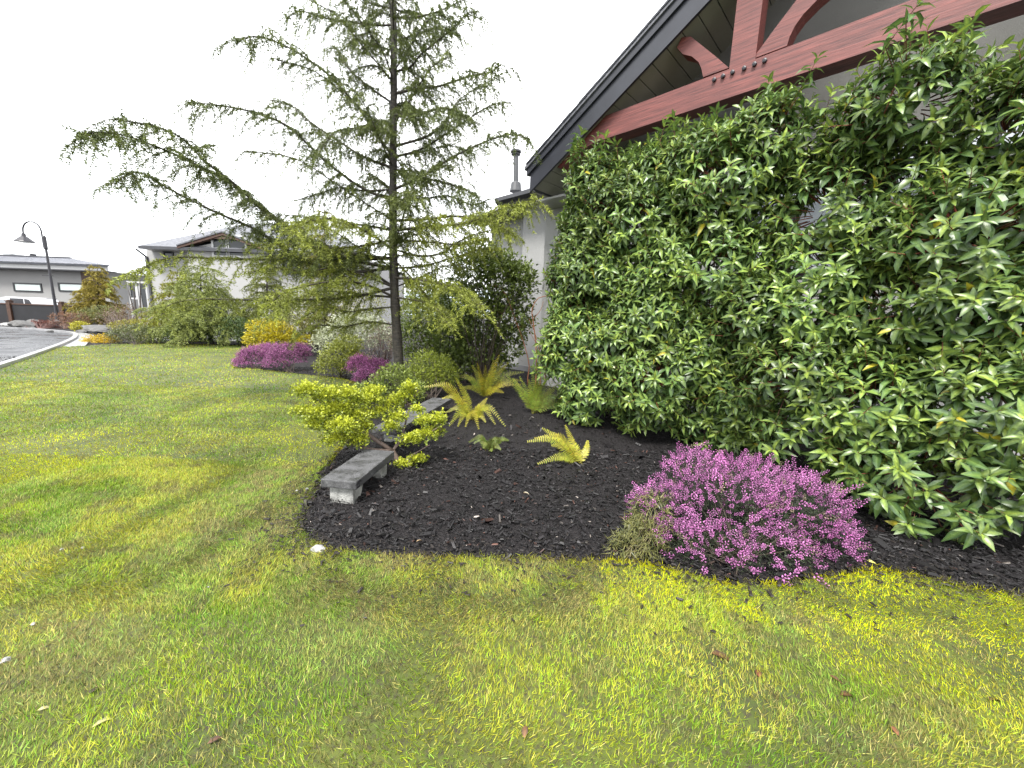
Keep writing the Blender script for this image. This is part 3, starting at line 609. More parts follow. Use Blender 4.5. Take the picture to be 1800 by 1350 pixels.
# ================================================================== GARDEN: BENCHES, FERNS, HEATHER, SHRUBS
def bench(label, NL, NR, FR, zt, th, legs_at):
    a, b, c = gnd(*NL, zt), gnd(*NR, zt), gnd(*FR, zt); ax = nrm(c-b); wd = b-a; wd -= ax*(wd@ax); Ln = np.linalg.norm(c-b); b = a+wd
    t = thing('stone_bench', label, 'bench', (a+b)/2*np.array([1, 1, 0]), 'low stone benches in the mulch bed'); mb = MB()
    me = bmesh.new(); o = a-ZV*th; v = [o, o+wd, o+wd+ax*Ln, o+ax*Ln]; bv = [me.verts.new(q) for q in v]+[me.verts.new(q+ZV*th) for q in v]
    for f in ((0, 3, 2, 1), (4, 5, 6, 7), (0, 1, 5, 4), (1, 2, 6, 5), (2, 3, 7, 6), (3, 0, 4, 7)): me.faces.new([bv[i] for i in f])
    bmesh.ops.recalc_face_normals(me, faces=me.faces); bmesh.ops.bevel(me, geom=me.edges[:], offset=.008, segments=2, affect='EDGES', profile=.6)
    m = bpy.data.meshes.new('seat'); me.to_mesh(m); me.free(); m.materials.append(M['granite']); link('seat', m, t)
    for q in legs_at:
        p = o+ax*(Ln*q); w_ = nrm(wd); wl = np.linalg.norm(wd); sg = 1 if q < .5 else -1; h = zt-th+.03
        prof = [(.0, 0), (.0, h), (.17, h), (.165, h*.72), (.14, h*.45), (.10, 0)]
        mb = MB(); mb.prism([p+w_*wl*.16+ax*sg*x+ZV*(zz-h) for x, zz in prof], w_*wl*.66); mb.build('leg', M['paleleg'], t)
bench('nearer low granite bench with a pale stone leg, its end facing the lawn', (563, 842), (624, 849), (692, 794), .225, .07, (.06, .92))
bench('farther low granite bench behind the golden cypress, beside the ferns', (653, 752), (695, 758), (792, 702), .225, .07, (.1, .9))
def fern(label, base_px, tips, colA, colB, width=.075, lift=.16, group='sword ferns in the mulch bed', y=None):
    b = gnd(*base_px); t = thing('sword_fern', label, 'fern', b, group)
    for tip in list(tips)+[(lerp(a_[0], b_[0], .5), lerp(a_[1], b_[1], .5)+rng.uniform(-2, 8), rng.uniform(-.3, .35)) for a_, b_ in zip(tips[:-1:2], tips[1::2])]:
        dy = tip[2] if len(tip) > 2 else rng.uniform(-.25, .15); e = aty(tip[0], tip[1], b[1]+dy); e[2] = max(e[2], .03)
        h = np.linalg.norm(e-b); mid = (b*.45+e*.55)+ZV*lift*h*(1.1 if e[2]-b[2] < h*.6 else .35)+rng.normal(size=3)*.015; st = b+np.array([rng.normal()*.03, rng.normal()*.03, 0])
        c = bez([st, (st+mid)/2+ZV*h*.05, mid, e], 34); k = rng.random(); col = lerp(colA, colB, k); mb = MB()
        mb.tube(c, np.linspace(.004, .0012, 34), 4, lerp(col, (.12, .07, .02), .5), False)
        T = nrm(np.gradient(c, axis=0)); sd = np.cross(T, ZV*.5+np.array([rng.normal()*.3, -.85, 0])); sd = nrm(sd); n = 30; u = np.linspace(.13, 1, n); q = np.stack([np.interp(u, np.linspace(0, 1, 34), c[:, j]) for j in range(3)], -1)
        tt = np.stack([np.interp(u, np.linspace(0, 1, 34), T[:, j]) for j in range(3)], -1); ss = np.stack([np.interp(u, np.linspace(0, 1, 34), sd[:, j]) for j in range(3)], -1)
        ln = width*np.sin(np.clip(u*1.02, 0, 1)**.62*math.pi*.97+.02)**.7*rng.uniform(.82, 1.1, n)+.006; nor = np.cross(ss, tt)
        for sg in (-1, 1):
            d = nrm(ss*sg+tt*.42+ZV*rng.uniform(-.25, .15, (n, 1))); cc = jit(col, n, .22, .1)
            tipo = (u > .7)[:, None]*rng.random((n, 1))*.5; cc = cc*(1-tipo)+np.array(colB)*tipo
            mb.scatter(np.array([[0, -.07, 0], [0, .07, 0], [.6, .075, .04], [.6, -.06, .04], [1, .02, -.03]]), [[[0, 3, 2, 1]], [[2, 3, 4]]], q, rots(d, nor*(1)), np.stack([ln, ln*0+.07*(h+.2)**.5, ln], -1), cc)
        mb.build('frond', M['fern'], t)
FG, FY, FO = (.14, .20, .025), (.28, .31, .03), (.36, .31, .025)
fern('spreading fern with orange-tinged upright fronds nearest the dark evergreen', (852, 697), [(803, 660), (830, 643), (839, 639), (868, 634), (877, 625), (893, 638), (920, 654), (914, 676), (814, 681), (885, 690, -.4)], FG, FO, .095)
fern('drooping yellow-orange fern beside the farther bench', (829, 737), [(747, 680), (802, 666), (778, 700), (790, 752, -.5), (818, 774, -.5), (887, 765, -.4), (841, 772, -.6), (856, 700), (805, 765, -.5), (870, 745, -.5)], FY, FO, .07, .3)
fern('upright green fern at the left foot of the laurel hedge', (938, 727), [(890, 658), (914, 663), (937, 650), (957, 640), (964, 656), (987, 668), (1012, 709), (1000, 690), (930, 668), (975, 680, .3)], FG, FY, .09, .08)
fern('bright yellow fern of four arching fronds in open mulch', (1018, 816), [(928, 776), (954, 753), (994, 748), (946, 818, -.1), (1033, 775, .1)], FY, (.36, .33, .03), .06, .24)
fern('smallest fern, stubby and half cut back, in front of the drooping one', (862, 792), [(825, 777), (842, 775), (871, 771), (894, 774), (850, 788, -.2), (880, 790, -.15)], (.09, .13, .02), (.17, .20, .05), .04, .3)
# ---- golden cypress by the bench
gb = gnd(704, 812); gy = gb[1]
gc = thing('golden_cypress', 'golden-green dwarf cypress leaning over the two stone benches', 'shrub', gb)
mb = MB(); NODES = {'fork': aty(690, 793, gy), 'l1': aty(640, 758, gy-.05), 'l2': aty(598, 718, gy-.15), 'l3': aty(560, 705, gy-.2), 'l4': aty(585, 770, gy-.35), 'l5': aty(640, 787, gy-.2), 'r1': aty(706, 770, gy+.1), 'r2': aty(720, 715, gy+.25), 'r3': aty(735, 685, gy+.3), 'r4': aty(745, 765, gy-.05), 'r5': aty(775, 748, gy-.05), 'd1': aty(725, 800, gy-.1), 'd2': aty(755, 782, gy-.1), 'm1': aty(650, 715, gy+.1)}
def limb(ks, r0, r1): mb.tube(bez([NODES[k] if k != 'b' else gb-ZV*.03 for k in ks], 10), np.linspace(r0, r1, 10), 7, (.13, .095, .08))
limb(('b', 'fork'), .034, .028); limb(('fork', 'l1', 'l2', 'l3'), .026, .006); limb(('fork', 'l5', 'l4'), .017, .006); limb(('fork', 'r1', 'r2', 'r3'), .015, .005); limb(('fork', 'r1', 'r4', 'r5'), .012, .004); limb(('b', 'd1', 'd2'), .01, .004); limb(('l1', 'm1'), .012, .004); limb(('l2', 'm1'), .008, .003)
mb.build('trunk', M['stem'], gc, True)
CL = [(540, 690, 24, 15, -.3), (575, 697, 28, 17, -.2), (612, 698, 26, 16, -.1), (645, 706, 26, 16, 0), (530, 725, 16, 10, -.35), (560, 730, 28, 18, -.35), (595, 722, 30, 18, -.2), (630, 735, 26, 16, -.15), (600, 752, 30, 14, -.4), (560, 748, 22, 12, -.4), (668, 728, 22, 14, .05), (690, 712, 20, 14, .2), (712, 700, 20, 14, .25), (722, 684, 14, 14, .28), (700, 735, 18, 10, .05), (688, 752, 16, 14, -.05), (632, 778, 16, 12, -.3), (590, 775, 22, 12, -.4), (722, 774, 22, 11, -.1), (748, 766, 22, 11, -.08), (748, 742, 18, 12, 0), (772, 742, 12, 16, 0), (765, 758, 16, 8, 0), (733, 722, 12, 8, .1), (712, 818, 18, 9, -.1), (735, 808, 14, 8, -.1), (618, 765, 18, 10, -.3), (655, 690, 22, 10, .1), (640, 752, 16, 10, -.15)]
fo = MB(); tw = MB()
for x, yy, rx, ry, dz in CL:
    c = aty(x, yy, gy+dz); k_ = ((c-EYE)@FW)/FPX; R_ = np.array([rx, (rx+ry)*.55, ry*1.3])*k_*1.18; n = int(34+rx*ry*.46); d = rdir(n); d[:, 2] = abs(d[:, 2])*.95-.4*rng.random(n)
    p = c+d*R_*(rng.uniform(.3, 1., (n, 1))*(1+.35*(rng.random((n, 1)) < .15)))
    A = nrm(d*np.array([1, 1, .5])+ZV*.25+rng.normal(size=d.shape)*.35); per = 5; P = np.repeat(p, per, 0)+rng.normal(size=(n*per, 3))*.009
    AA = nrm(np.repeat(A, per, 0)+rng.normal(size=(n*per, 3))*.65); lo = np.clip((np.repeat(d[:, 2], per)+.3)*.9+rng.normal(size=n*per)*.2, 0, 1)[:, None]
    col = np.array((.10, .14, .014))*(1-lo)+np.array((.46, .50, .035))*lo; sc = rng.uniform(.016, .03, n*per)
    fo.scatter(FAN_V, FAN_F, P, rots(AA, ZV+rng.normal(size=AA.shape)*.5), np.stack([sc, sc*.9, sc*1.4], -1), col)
    nn = min(NODES.values(), key=lambda q: np.linalg.norm(q-c)); tw.tube(bez([nn, (nn+c)/2+rng.normal(size=3)*.02, c], 5), np.linspace(.007, .003, 5), 4, (.11, .08, .065), False)
    for q in range(4): tw.tube([c, c+rdir(1)[0]*R_*.8], [.003, .001], 3, (.11, .08, .065), False)
fo.build('foliage', M['leaf'], gc, False, 'stuff'); tw.build('twigs', M['stem'], gc, True, 'stuff')
# ---- heathers
def spike_mesh(cols, n=16):
    mb = MB(); u = np.linspace(0, 1, n); az = np.arange(n)*2.4; p = np.stack([u, .06*np.cos(az), .06*np.sin(az)], -1)
    d = nrm(np.stack([.55+0*u, np.cos(az), np.sin(az)], -1)); bell = np.array([[0, 0, 0], [.09, .055, 0], [.09, -.03, .05], [.09, -.03, -.05], [.17, 0, 0]])
    mb.scatter(bell, [[[0, 1, 2], [0, 2, 3], [0, 3, 1], [4, 2, 1], [4, 3, 2], [4, 1, 3]]], p, rots(d, rdir(n)), np.linspace(1.4, .8, n)*(1 if n > 10 else 1.6), cols(n)); mb.tube([[-.2, 0, 0], [1, 0, 0]], [.025, .015], 3, (.10, .06, .05), False); return mb
def heather(label, base, lobes, nsp, L_, pinks, objs, group='pink heathers', leafn=1.):
    t = thing('heather', label, 'heather', base, group); C = np.array([l[0] for l in lobes]); R = np.array([l[1] for l in lobes]); wgt = np.prod(R, 1)**.66; ci = rng.choice(len(C), nsp, p=wgt/wgt.sum())
    d = rdir(nsp); d[:, 2] = np.where(d[:, 2] < -.25, -d[:, 2], d[:, 2]); far_ = (rng.random((nsp, 1)) < .14)*rng.uniform(.06, .22, (nsp, 1)); p = C[ci]+d*R[ci]*(rng.uniform(.76, 1.06, (nsp, 1))+far_)
    q = np.min([np.linalg.norm((p-C[k])/R[k], axis=1)+10*(ci == k) for k in range(len(C))], 0) if len(C) > 1 else np.ones(nsp)
    ok = (q > .72) & (p[:, 2] > .015); p, d, ci = p[ok], d[ok], ci[ok]; n = len(p)
    A = nrm(d+ZV*.35+rng.normal(size=d.shape)*.6); s = L_*rng.uniform(.55, 1.25, n); patch = noise2(p[:, 0]*1.0+5, p[:, 1]+p[:, 2], 3.1, 9)
    tone = np.clip(patch*.7+.35*rng.random(n), 0, 1); pk = np.array(pinks[0])*(1-tone[:, None])+np.array(pinks[1])*tone[:, None]; dead = rng.random(n) < .06; pk[dead] = (.30, .24, .17)
    pk *= rng.uniform(.7, 1.25, (n, 1)); me = spike_mesh(lambda k: np.ones((k, 3))*rng.uniform(.6, 1.3, (k, 1)), 16 if objs else 6); v = p-EYE; vis = -(v*nrm(d)).sum(1) > 0
    sc = s/(v@FW); sc[~vis] = 0; m = np.zeros(n, bool)
    if objs: m[rng.permutation(np.argsort(-sc)[:int(objs*1.6)])[:objs]] = True
    Rm = rots(A, rdir(n)); S3 = np.stack([s, s*.85, s*.85], -1); mb = MB(); tv = np.vstack(me.v); tf = me.f; tcol = np.vstack(me.c)[:, 0]
    groups = {}
    mb.scatter(tv, tf, p[~m], Rm[~m], S3[~m], pk[~m], tcol); mb.build('flower_spikes', M['petal'], t, False, 'stuff')
    if objs: leaf_objects(t, 'flower_spike', tv, tf, tcol, M['petal'], p[m], Rm[m], S3[m], pk[m], 10)
    # dark needle foliage below the flowers
    g = MB(); k = int(nsp*3.2*leafn); ci = rng.choice(len(C), k, p=wgt/wgt.sum()); d = rdir(k); d[:, 2] = np.where(d[:, 2] < -.3, -d[:, 2], d[:, 2]); pp = C[ci]+d*R[ci]*rng.uniform(.45, .98, (k, 1)); pp[:, 2] = np.maximum(pp[:, 2], .01); A = nrm(d+ZV*.3+rng.normal(size=d.shape)*.5); per = 7
    P = np.repeat(pp, per, 0)+np.repeat(A, per, 0)*np.tile(np.linspace(0, L_*.9, per), k)[:, None]; D_ = nrm(np.repeat(A, per, 0)*.7+rdir(k*per)); ss = L_*.26*rng.uniform(.7, 1.3, k*per)
    g.scatter(NEED_V, NEED_F, P, rots(D_, rdir(k*per)), np.stack([ss, ss*1.4, ss], -1), np.clip(np.array((.030, .042, .020))*rng.uniform(.4, 1.9, (k*per, 1)), 0, 1)); g.build('foliage', M['needle'], t, False, 'stuff')
    st = MB(); b0 = np.asarray(base)
    for j in range(int(60*leafn)): 
        e = C[j % len(C)]+rdir(1)[0]*R[j % len(C)]*.8; e[2] = max(e[2], .03); st.tube(bez([b0+rng.normal(size=3)*np.array([.08, .08, 0]), (b0+e)/2+rng.normal(size=3)*.04, e], 5), np.linspace(.006, .002, 5), 3, (.07, .05, .04), False)
    st.build('stems', M['stem'], t, True); return t
PK = ((.40, .11, .32), (.66, .27, .57))
hb0 = gnd(1290, 985)
def hl(x, yy, rx, ry, y): c = aty(x, yy, y); k = ((c-EYE)@FW)/FPX; return (c, np.array([rx*k, (rx+ry)*.45*k, ry*k]))
heather('large magenta heather mound spilling over the lawn edge below the laurels', hb0, [hl(1265, 910, 105, 92, 2.72), hl(1215, 850, 52, 58, 2.85), hl(1300, 860, 80, 56, 2.9), hl(1390, 905, 90, 72, 2.72), hl(1430, 950, 66, 56, 2.6), hl(1160, 895, 52, 40, 2.75), hl(1250, 970, 70, 46, 2.42), hl(1350, 975, 80, 48, 2.42), hl(1195, 960, 46, 40, 2.5)], 1750, .078, PK, 300)
def mid_heather(label, base, lobes, n, pinks): heather(label, base, lobes, n, .10, pinks, 0, leafn=.3)
PM = ((.33, .10, .26), (.58, .24, .48))
mid_heather('purple heather cushion touching the lawn edge, left of its twin', gnd(452, 650), [hl(452, 632, 30, 20, 10.5), hl(432, 640, 18, 12, 10.3), hl(475, 625, 20, 18, 10.7)], 1500, PM)
mid_heather('purple heather cushion right of its twin, shading into a green flank', gnd(505, 655), [hl(505, 630, 28, 22, 10.2), hl(488, 640, 20, 15, 10.), hl(525, 622, 18, 16, 10.4)], 1500, PM)
mid_heather('pink heather in front of the cedar trunk', gnd(655, 682), [hl(660, 652, 22, 18, 8.3), hl(645, 665, 18, 14, 8.1), hl(632, 645, 18, 16, 8.5)], 1100, ((.44, .14, .34), (.70, .30, .58)))
shrub('heather_tuft', 'dry straw-coloured heather clump at the left of the big magenta heather', 'heather', gnd(1112, 985), [hl(1128, 950, 36, 28, 2.5), hl(1145, 905, 28, 32, 2.62), hl(1096, 968, 24, 18, 2.45)], 2600, .055, (.04, .06, .02), (.20, .19, .06), NEED_V*np.array([1, 1.6, 1]), NEED_F, 'leaf', up=.1, stems=26, stemcol=(.15, .13, .06), droop=.6, stemr=.004, flat=.8)
# ---- background shrubs and small trees, near to far
def sh(name, label, cat, base, blobs, y, n, leaf, a, b, **kw): return shrub(name, label, cat, gnd(*base), blob_px(blobs, y if y else gnd(*base)[1]), n, leaf, a, b, **kw)
cg = gnd(848, 676)
sh('camellia', 'dark glossy evergreen shrub against the house wall behind the ferns', 'shrub', (848, 676), [(830, 480, 42, 40), (880, 490, 46, 46), (915, 500, 28, 40), (800, 540, 44, 48), (850, 560, 50, 50), (895, 560, 38, 44), (790, 600, 40, 34), (840, 620, 48, 34), (880, 465, 26, 24), (850, 450, 26, 20), (780, 640, 34, 24), (820, 655, 34, 18), (862, 640, 36, 24), (890, 610, 30, 30)], 9.6, 24000, .10, (.05, .08, .02), (.20, .26, .055), mat='laurel', stems=40, shell=.4, stemr=.014)
sh('laurustinus', 'mid-green bushy shrub between the cedar trunk and the dark glossy evergreen', 'shrub', (775, 668), [(760, 560, 46, 50), (730, 600, 34, 36), (790, 590, 40, 44), (750, 520, 34, 30), (815, 540, 34, 34), (720, 560, 26, 30), (760, 625, 44, 30)], 10.6, 17000, .075, (.055, .085, .018), (.21, .27, .045), stems=40, stemr=.012)
sh('boxleaf_shrub', 'small round yellow-green shrub right of the cedar trunk', 'shrub', (757, 703), [(755, 650, 42, 34), (735, 668, 32, 26), (780, 660, 26, 28)], 7.6, 10000, .036, (.09, .13, .016), (.30, .35, .035), stems=26)
sh('pieris', 'loose light-green leafy shrub behind the golden cypress at the foot of the trunk', 'shrub', (690, 706), [(690, 672, 36, 20), (650, 690, 34, 16), (722, 688, 28, 18), (695, 655, 22, 12)], 6.9, 5600, .048, (.08, .12, .02), (.27, .33, .07), stems=24)
sh('euonymus', 'yellow-green spreading shrub left of the pink heather', 'shrub', (602, 664), [(600, 625, 34, 22), (580, 645, 24, 16), (625, 640, 26, 20), (612, 605, 24, 14)], 9.2, 8000, .05, (.10, .13, .02), (.32, .34, .04), stems=20)
sh('variegated_shrub', 'cream-flecked variegated shrub behind the yellow-green spreading one', 'shrub', (625, 628), [(600, 592, 44, 24), (640, 580, 40, 28), (575, 605, 26, 18), (670, 595, 26, 26), (620, 565, 34, 16)], 11.2, 12000, .055, (.13, .16, .06), (.56, .58, .42), stems=20)
sh('bronze_shrub', 'thin bronze-twigged shrub just left of the cedar trunk', 'shrub', (672, 655), [(668, 610, 30, 32), (680, 590, 22, 26)], 9.8, 1600, .04, (.10, .07, .05), (.26, .19, .15), stems=80, stemcol=(.13, .075, .06), stemr=.006)
sh('yellow_cypress', 'brilliant yellow cypress behind the purple heather twins', 'shrub', (478, 616), [(462, 582, 26, 18), (492, 586, 24, 20), (448, 598, 18, 14), (480, 602, 34, 13), (515, 600, 18, 9), (535, 598, 12, 8)], 13.5, 7000, .06, (.22, .20, .015), (.60, .50, .02), tv=FAN_V, tf=FAN_F, stems=26, stemr=.012)
sh('olive_shrub', 'tangled olive-brown twiggy shrub between the yellow cypress and the cedar', 'shrub', (560, 606), [(545, 560, 44, 34), (590, 545, 46, 34), (520, 570, 26, 24), (640, 540, 40, 30)], 14., 7500, .07, (.09, .10, .03), (.27, .27, .09), stems=130, stemcol=(.12, .085, .06), stemr=.012)
def conifer(label, top, base, halfw, y, cA, cB, n=16, name='conifer_tree', tl=.5, group=None, lean=0., nl=.075):
    b = gnd(*base); b = aty(base[0], base[1], y); b[2] = 0; tp = aty(*top, y); t = thing(name, label, 'tree', b, group); mb = MB(); pts = bez([b-ZV*.03, (b+tp)/2+np.array([lean, 0, 0]), tp], 14); h = tp[2]; mb.tube(pts, np.linspace(.03+h*.012, .008, 14), 8); mb.build('trunk', M['bark'], t, True)
    k = ((b-EYE)@FW)/FPX; R = halfw*k
    for j in range(n):
        u = (j+.6)/n; p0 = pts[min(13, int((.12+.86*u)*13))]; az = j*2.4; ln = R*(1.05-u*.85)*rng.uniform(.7, 1.1); d = np.array([math.cos(az), math.sin(az), 0]); c = bez([p0, p0+d*ln*.5+ZV*ln*.12, p0+d*ln+ZV*ln*rng.uniform(-.25, .1)], 8); branch_obj(t, c, .012, tl*min(1, ln), .05, cA, cB, droop=.5, nl=nl, per=4, step=.045, wid=4.6)
    return t
conifer('gold-tipped young conifer rising behind the olive twiggy shrub', (570, 352), (572, 600), 62, 14.5, (.09, .10, .02), (.30, .27, .05), 40)
conifer('small weeping cedar on a bare leaning trunk behind the lawn', (352, 462), (374, 602), 95, 16.5, (.10, .13, .03), (.32, .36, .10), 40, 'weeping_cedar', .8, lean=-.2)
conifer('bushy golden-green conifer at the left corner of the white two-storey house', (312, 470), (308, 602), 48, 18., (.11, .12, .012), (.32, .31, .03), 44, tl=.9)
conifer('slim dark conifer between the weeping cedar and the olive shrub', (470, 440), (468, 600), 60, 18., (.06, .08, .02), (.22, .24, .05), 34, tl=.8)
conifer('golden pyramid conifer in front of the metal-roofed house', (171, 462), (172, 572), 36, 27., (.14, .12, .02), (.36, .29, .05), 30, tl=1.0, nl=.11)
sh('dark_green_shrub', 'round dark-green shrub at the back edge of the lawn', 'shrub', (331, 606), [(331, 580, 34, 22), (310, 590, 20, 14), (352, 590, 20, 14)], 16., 5200, .07, (.022, .045, .012), (.085, .13, .03), stems=16)
sh('dark_green_shrub', 'dark-green shrub half hidden behind the yellow cypress', 'shrub', (418, 606), [(415, 580, 28, 22), (435, 590, 18, 16)], 16., 3600, .07, (.022, .045, .012), (.075, .12, .03), stems=16)
sh('flowering_shrub', 'white-flecked evergreen between the weeping cedar trunk and its neighbour', 'shrub', (392, 604), [(390, 570, 24, 24), (385, 588, 20, 14)], 16.8, 2600, .07, (.04, .06, .02), (.45, .45, .38), stems=16)
sh('olive_cushion', 'low olive-grey shrub next to the gold spirea', 'shrub', (238, 607), [(240, 588, 38, 16), (215, 592, 24, 12), (262, 590, 22, 14)], 16., 5600, .065, (.045, .06, .025), (.17, .19, .07), stems=16)
sh('olive_cushion', 'green-gold shrub behind the low olive-grey one', 'shrub', (225, 594), [(222, 574, 26, 10), (250, 572, 22, 10)], 20., 3000, .07, (.10, .11, .02), (.33, .30, .03), stems=16)
sh('gold_spirea', 'bright orange-yellow spirea cushion at the corner of the lawn and kerb', 'shrub', (180, 612), [(178, 599, 26, 10), (165, 603, 16, 7), (195, 600, 14, 9)], 16., 3200, .06, (.32, .22, .01), (.62, .44, .02), stems=16)
sh('gold_spirea', 'little lime-yellow cushion beside the flat tilted rock', 'shrub', (140, 582), [(140, 574, 12, 7)], 21., 1100, .08, (.20, .20, .02), (.46, .42, .03), stems=10)
sh('barberry', 'rust-red barberry in front of the boulders', 'shrub', (72, 580), [(72, 571, 16, 7), (88, 572, 14, 7)], 24., 1800, .08, (.07, .025, .02), (.22, .08, .06), stems=50, stemcol=(.12, .05, .04), stemr=.012)
sh('barberry', 'brown barberry below the fence post', 'shrub', (115, 578), [(112, 562, 20, 12), (135, 562, 16, 12), (128, 572, 14, 7)], 24., 2600, .08, (.08, .04, .025), (.26, .14, .08), stems=60, stemcol=(.12, .07, .05), stemr=.012)
sh('brown_thicket', 'brown bare-twigged thicket right of the golden pyramid conifer', 'shrub', (220, 585), [(215, 555, 24, 20), (240, 560, 20, 22), (195, 560, 20, 14)], 23., 2600, .08, (.09, .06, .035), (.22, .15, .10), stems=160, stemcol=(.10, .07, .055), stemr=.014)
sh('spreading_juniper', 'spreading green juniper at the foot of the golden pyramid conifer', 'shrub', (170, 572), [(160, 552, 24, 8), (185, 548, 26, 10), (150, 558, 14, 5)], 25., 2600, .12, (.06, .08, .025), (.22, .23, .07), tv=NEED_V*np.array([1, 2, 1]), tf=NEED_F, stems=16)
# bare pruned stems beside the wall
bt = thing('pruned_shrub', 'nearly bare pruned shrub with orange-brown stems against the stucco wall', 'shrub', aty(940, 680, 9.2)*np.array([1, 1, 0])); y0 = 9.45
for pts, r in [([(928, 660), (930, 640), (920, 600), (905, 560), (890, 520), (875, 505)], .016), ([(942, 662), (943, 620), (938, 570), (935, 545), (945, 525), (962, 520)], .02), ([(950, 662), (948, 620), (940, 585), (930, 560)], .015), ([(958, 660), (955, 625), (946, 600)], .012), ([(912, 575), (895, 558), (870, 545)], .006), ([(918, 560), (900, 556), (875, 558)], .006), ([(892, 522), (878, 505), (850, 500)], .007), ([(938, 560), (950, 545), (955, 530)], .008), ([(953, 605), (962, 590), (958, 570)], .006), ([(940, 600), (925, 575), (905, 575)], .006)]:
    mb = MB(); w_ = [aty(x, q, y0-.25+.003*i_) for i_, (x, q) in enumerate(pts)]; c = bez(([w_[0]*np.array([1, 1, 0])] if pts[0][1] > 655 else [])+w_, 14); mb.tube(c, np.linspace(r, r*.45, 14), 6, (.26, .11, .055)); mb.build('stem', M['stem'], bt, True)
# bare sapling by the far houses
bt = thing('bare_sapling', 'thin leafless sapling in the brown thicket', 'tree', aty(242, 588, 21.)*np.array([1, 1, 0])); y0 = 21.
for pts, r in [([(242, 588), (238, 540), (234, 500)], .06), ([(250, 588), (247, 530), (246, 485)], .05), ([(240, 560), (228, 520), (225, 495)], .03)]:
    mb = MB(); mb.tube(bez([aty(*q, y0) for q in pts], 10), np.linspace(r, r*.3, 10), 6, (.06, .05, .045)); mb.build('stem', M['stem'], bt, True)
# ================================================================== FAR HOUSES, STREET
def xbox(mb, x0, x1, y0, y1, z0, z1): mb.box((x0, y0, z0), (x1-x0, 0, 0), (0, y1-y0, 0), (0, 0, z1-z0))
def part(root, name, mat, fn, parent=None): mb = MB(); fn(mb); return mb.build(name, M[mat], parent or root)
def win(root, x0, x1, z0, z1, y, frame, pane, t=.1):
    f = part(root, 'window', frame, lambda mb: [xbox(mb, x0-t, x0, y-.06, y+.05, z0-t, z1+t), xbox(mb, x1, x1+t, y-.06, y+.05, z0-t, z1+t), xbox(mb, x0, x1, y-.06, y+.05, z0-t, z0), xbox(mb, x0, x1, y-.06, y+.05, z1, z1+t)])
    part(root, 'pane', pane, lambda mb: xbox(mb, x0, x1, y-.02, y+.03, z0, z1), f); return f
def X(px, py, y): return aty(px, py, y)[0]
def Z(px, py, y): return aty(px, py, y)[2]
# -- metal roofed house, far left
Y = 36.; h = thing('metal_roof_house', 'low grey-rendered house with pale standing-seam metal roof at far left', 'house', (X(60, 540, Y), Y, 0))
xr = X(190, 500, Y); xl = X(-160, 500, Y); ze = Z(100, 474, Y); zr_ = Z(100, 453, Y+5); xe = X(207, 480, Y)
part(h, 'wall', 'farwall2', lambda mb: xbox(mb, xl, xr, Y, Y+10, 0, ze)); xp0, xp1 = X(146, 500, Y), X(181, 500, Y)
part(h, 'timber_panel', 'bwood', lambda mb: xbox(mb, xp0, xp1, Y-.08, Y, 0, ze-.1))
part(h, 'eave_board', 'white', lambda mb: xbox(mb, xl-1, xe, Y-.9, Y-.8, ze-.02, ze+.36)); part(h, 'eave_shadow_strip', 'gutter', lambda mb: xbox(mb, xl-1, xe, Y-.95, Y-.8, ze-.12, ze-.025))  # dark strip drawn as the shadow below the eave board
part(h, 'eave_soffit', 'gutter', lambda mb: xbox(mb, xl-1, xe, Y-.8, Y, ze-.06, ze-.02))
def mroof(mb):
    z0 = ze+.42; hp = X(124, 455, Y+5); mb.add([(xl-1, Y-1, z0), (xe+.3, Y-1, z0), (hp, Y+5, zr_), (xl-1, Y+5, zr_), (xe+.3, Y+11, z0)], [[[0, 1, 2, 3]], [[1, 4, 2]]])
    xbox(mb, xl-1, xe+.3, Y-1.02, Y-.93, z0-.06, z0+.05)
rf = part(h, 'roof', 'metalroof', mroof); z0 = ze+.42; hp = X(124, 455, Y+5)
part(h, 'ridge_cap', 'gutter', lambda mb: mb.box((xl-1, Y+4.85, zr_), (hp-xl+1, 0, 0), (0, .3, 0), (0, 0, .10)), rf)
part(h, 'gutter', 'fascia', lambda mb: xbox(mb, xl-1, xe+.3, Y-1.1, Y-1.03, z0-.1, z0+.06), rf)
for x in np.arange(xl, xe-.3, .55):
    u = 1. if x < hp else max(.05, (xe+.3-x)/(xe+.3-hp)); a = np.array([x, Y-1, z0+.01]); b = np.array([x, Y-1+6*u, z0+.01+(zr_-z0)*u])
    part(h, 'roof_seam', 'fascia', lambda mb: mb.prism([a, a+[.10, 0, 0], a+[.10, 0, .012], a+[0, 0, .012]], b-a), rf)
for x0, x1 in ((26, 71), (105, 146)):
    p0, p1 = aty(x0, 500, Y), aty(x1, 500, Y); win(h, p0[0], p1[0], Z((x0+x1)/2, 510.5, Y), Z((x0+x1)/2, 500, Y), Y, 'black', 'frost', .13)
part(h, 'chimney_cap', 'gutter', lambda mb: [mb.tube([aty(58, 455, Y+7), aty(58, 446, Y+7)], [.25, .25], 8), mb.tube([aty(40, 453, Y+7), aty(40, 449, Y+7)], [1.4, .9], 8)])
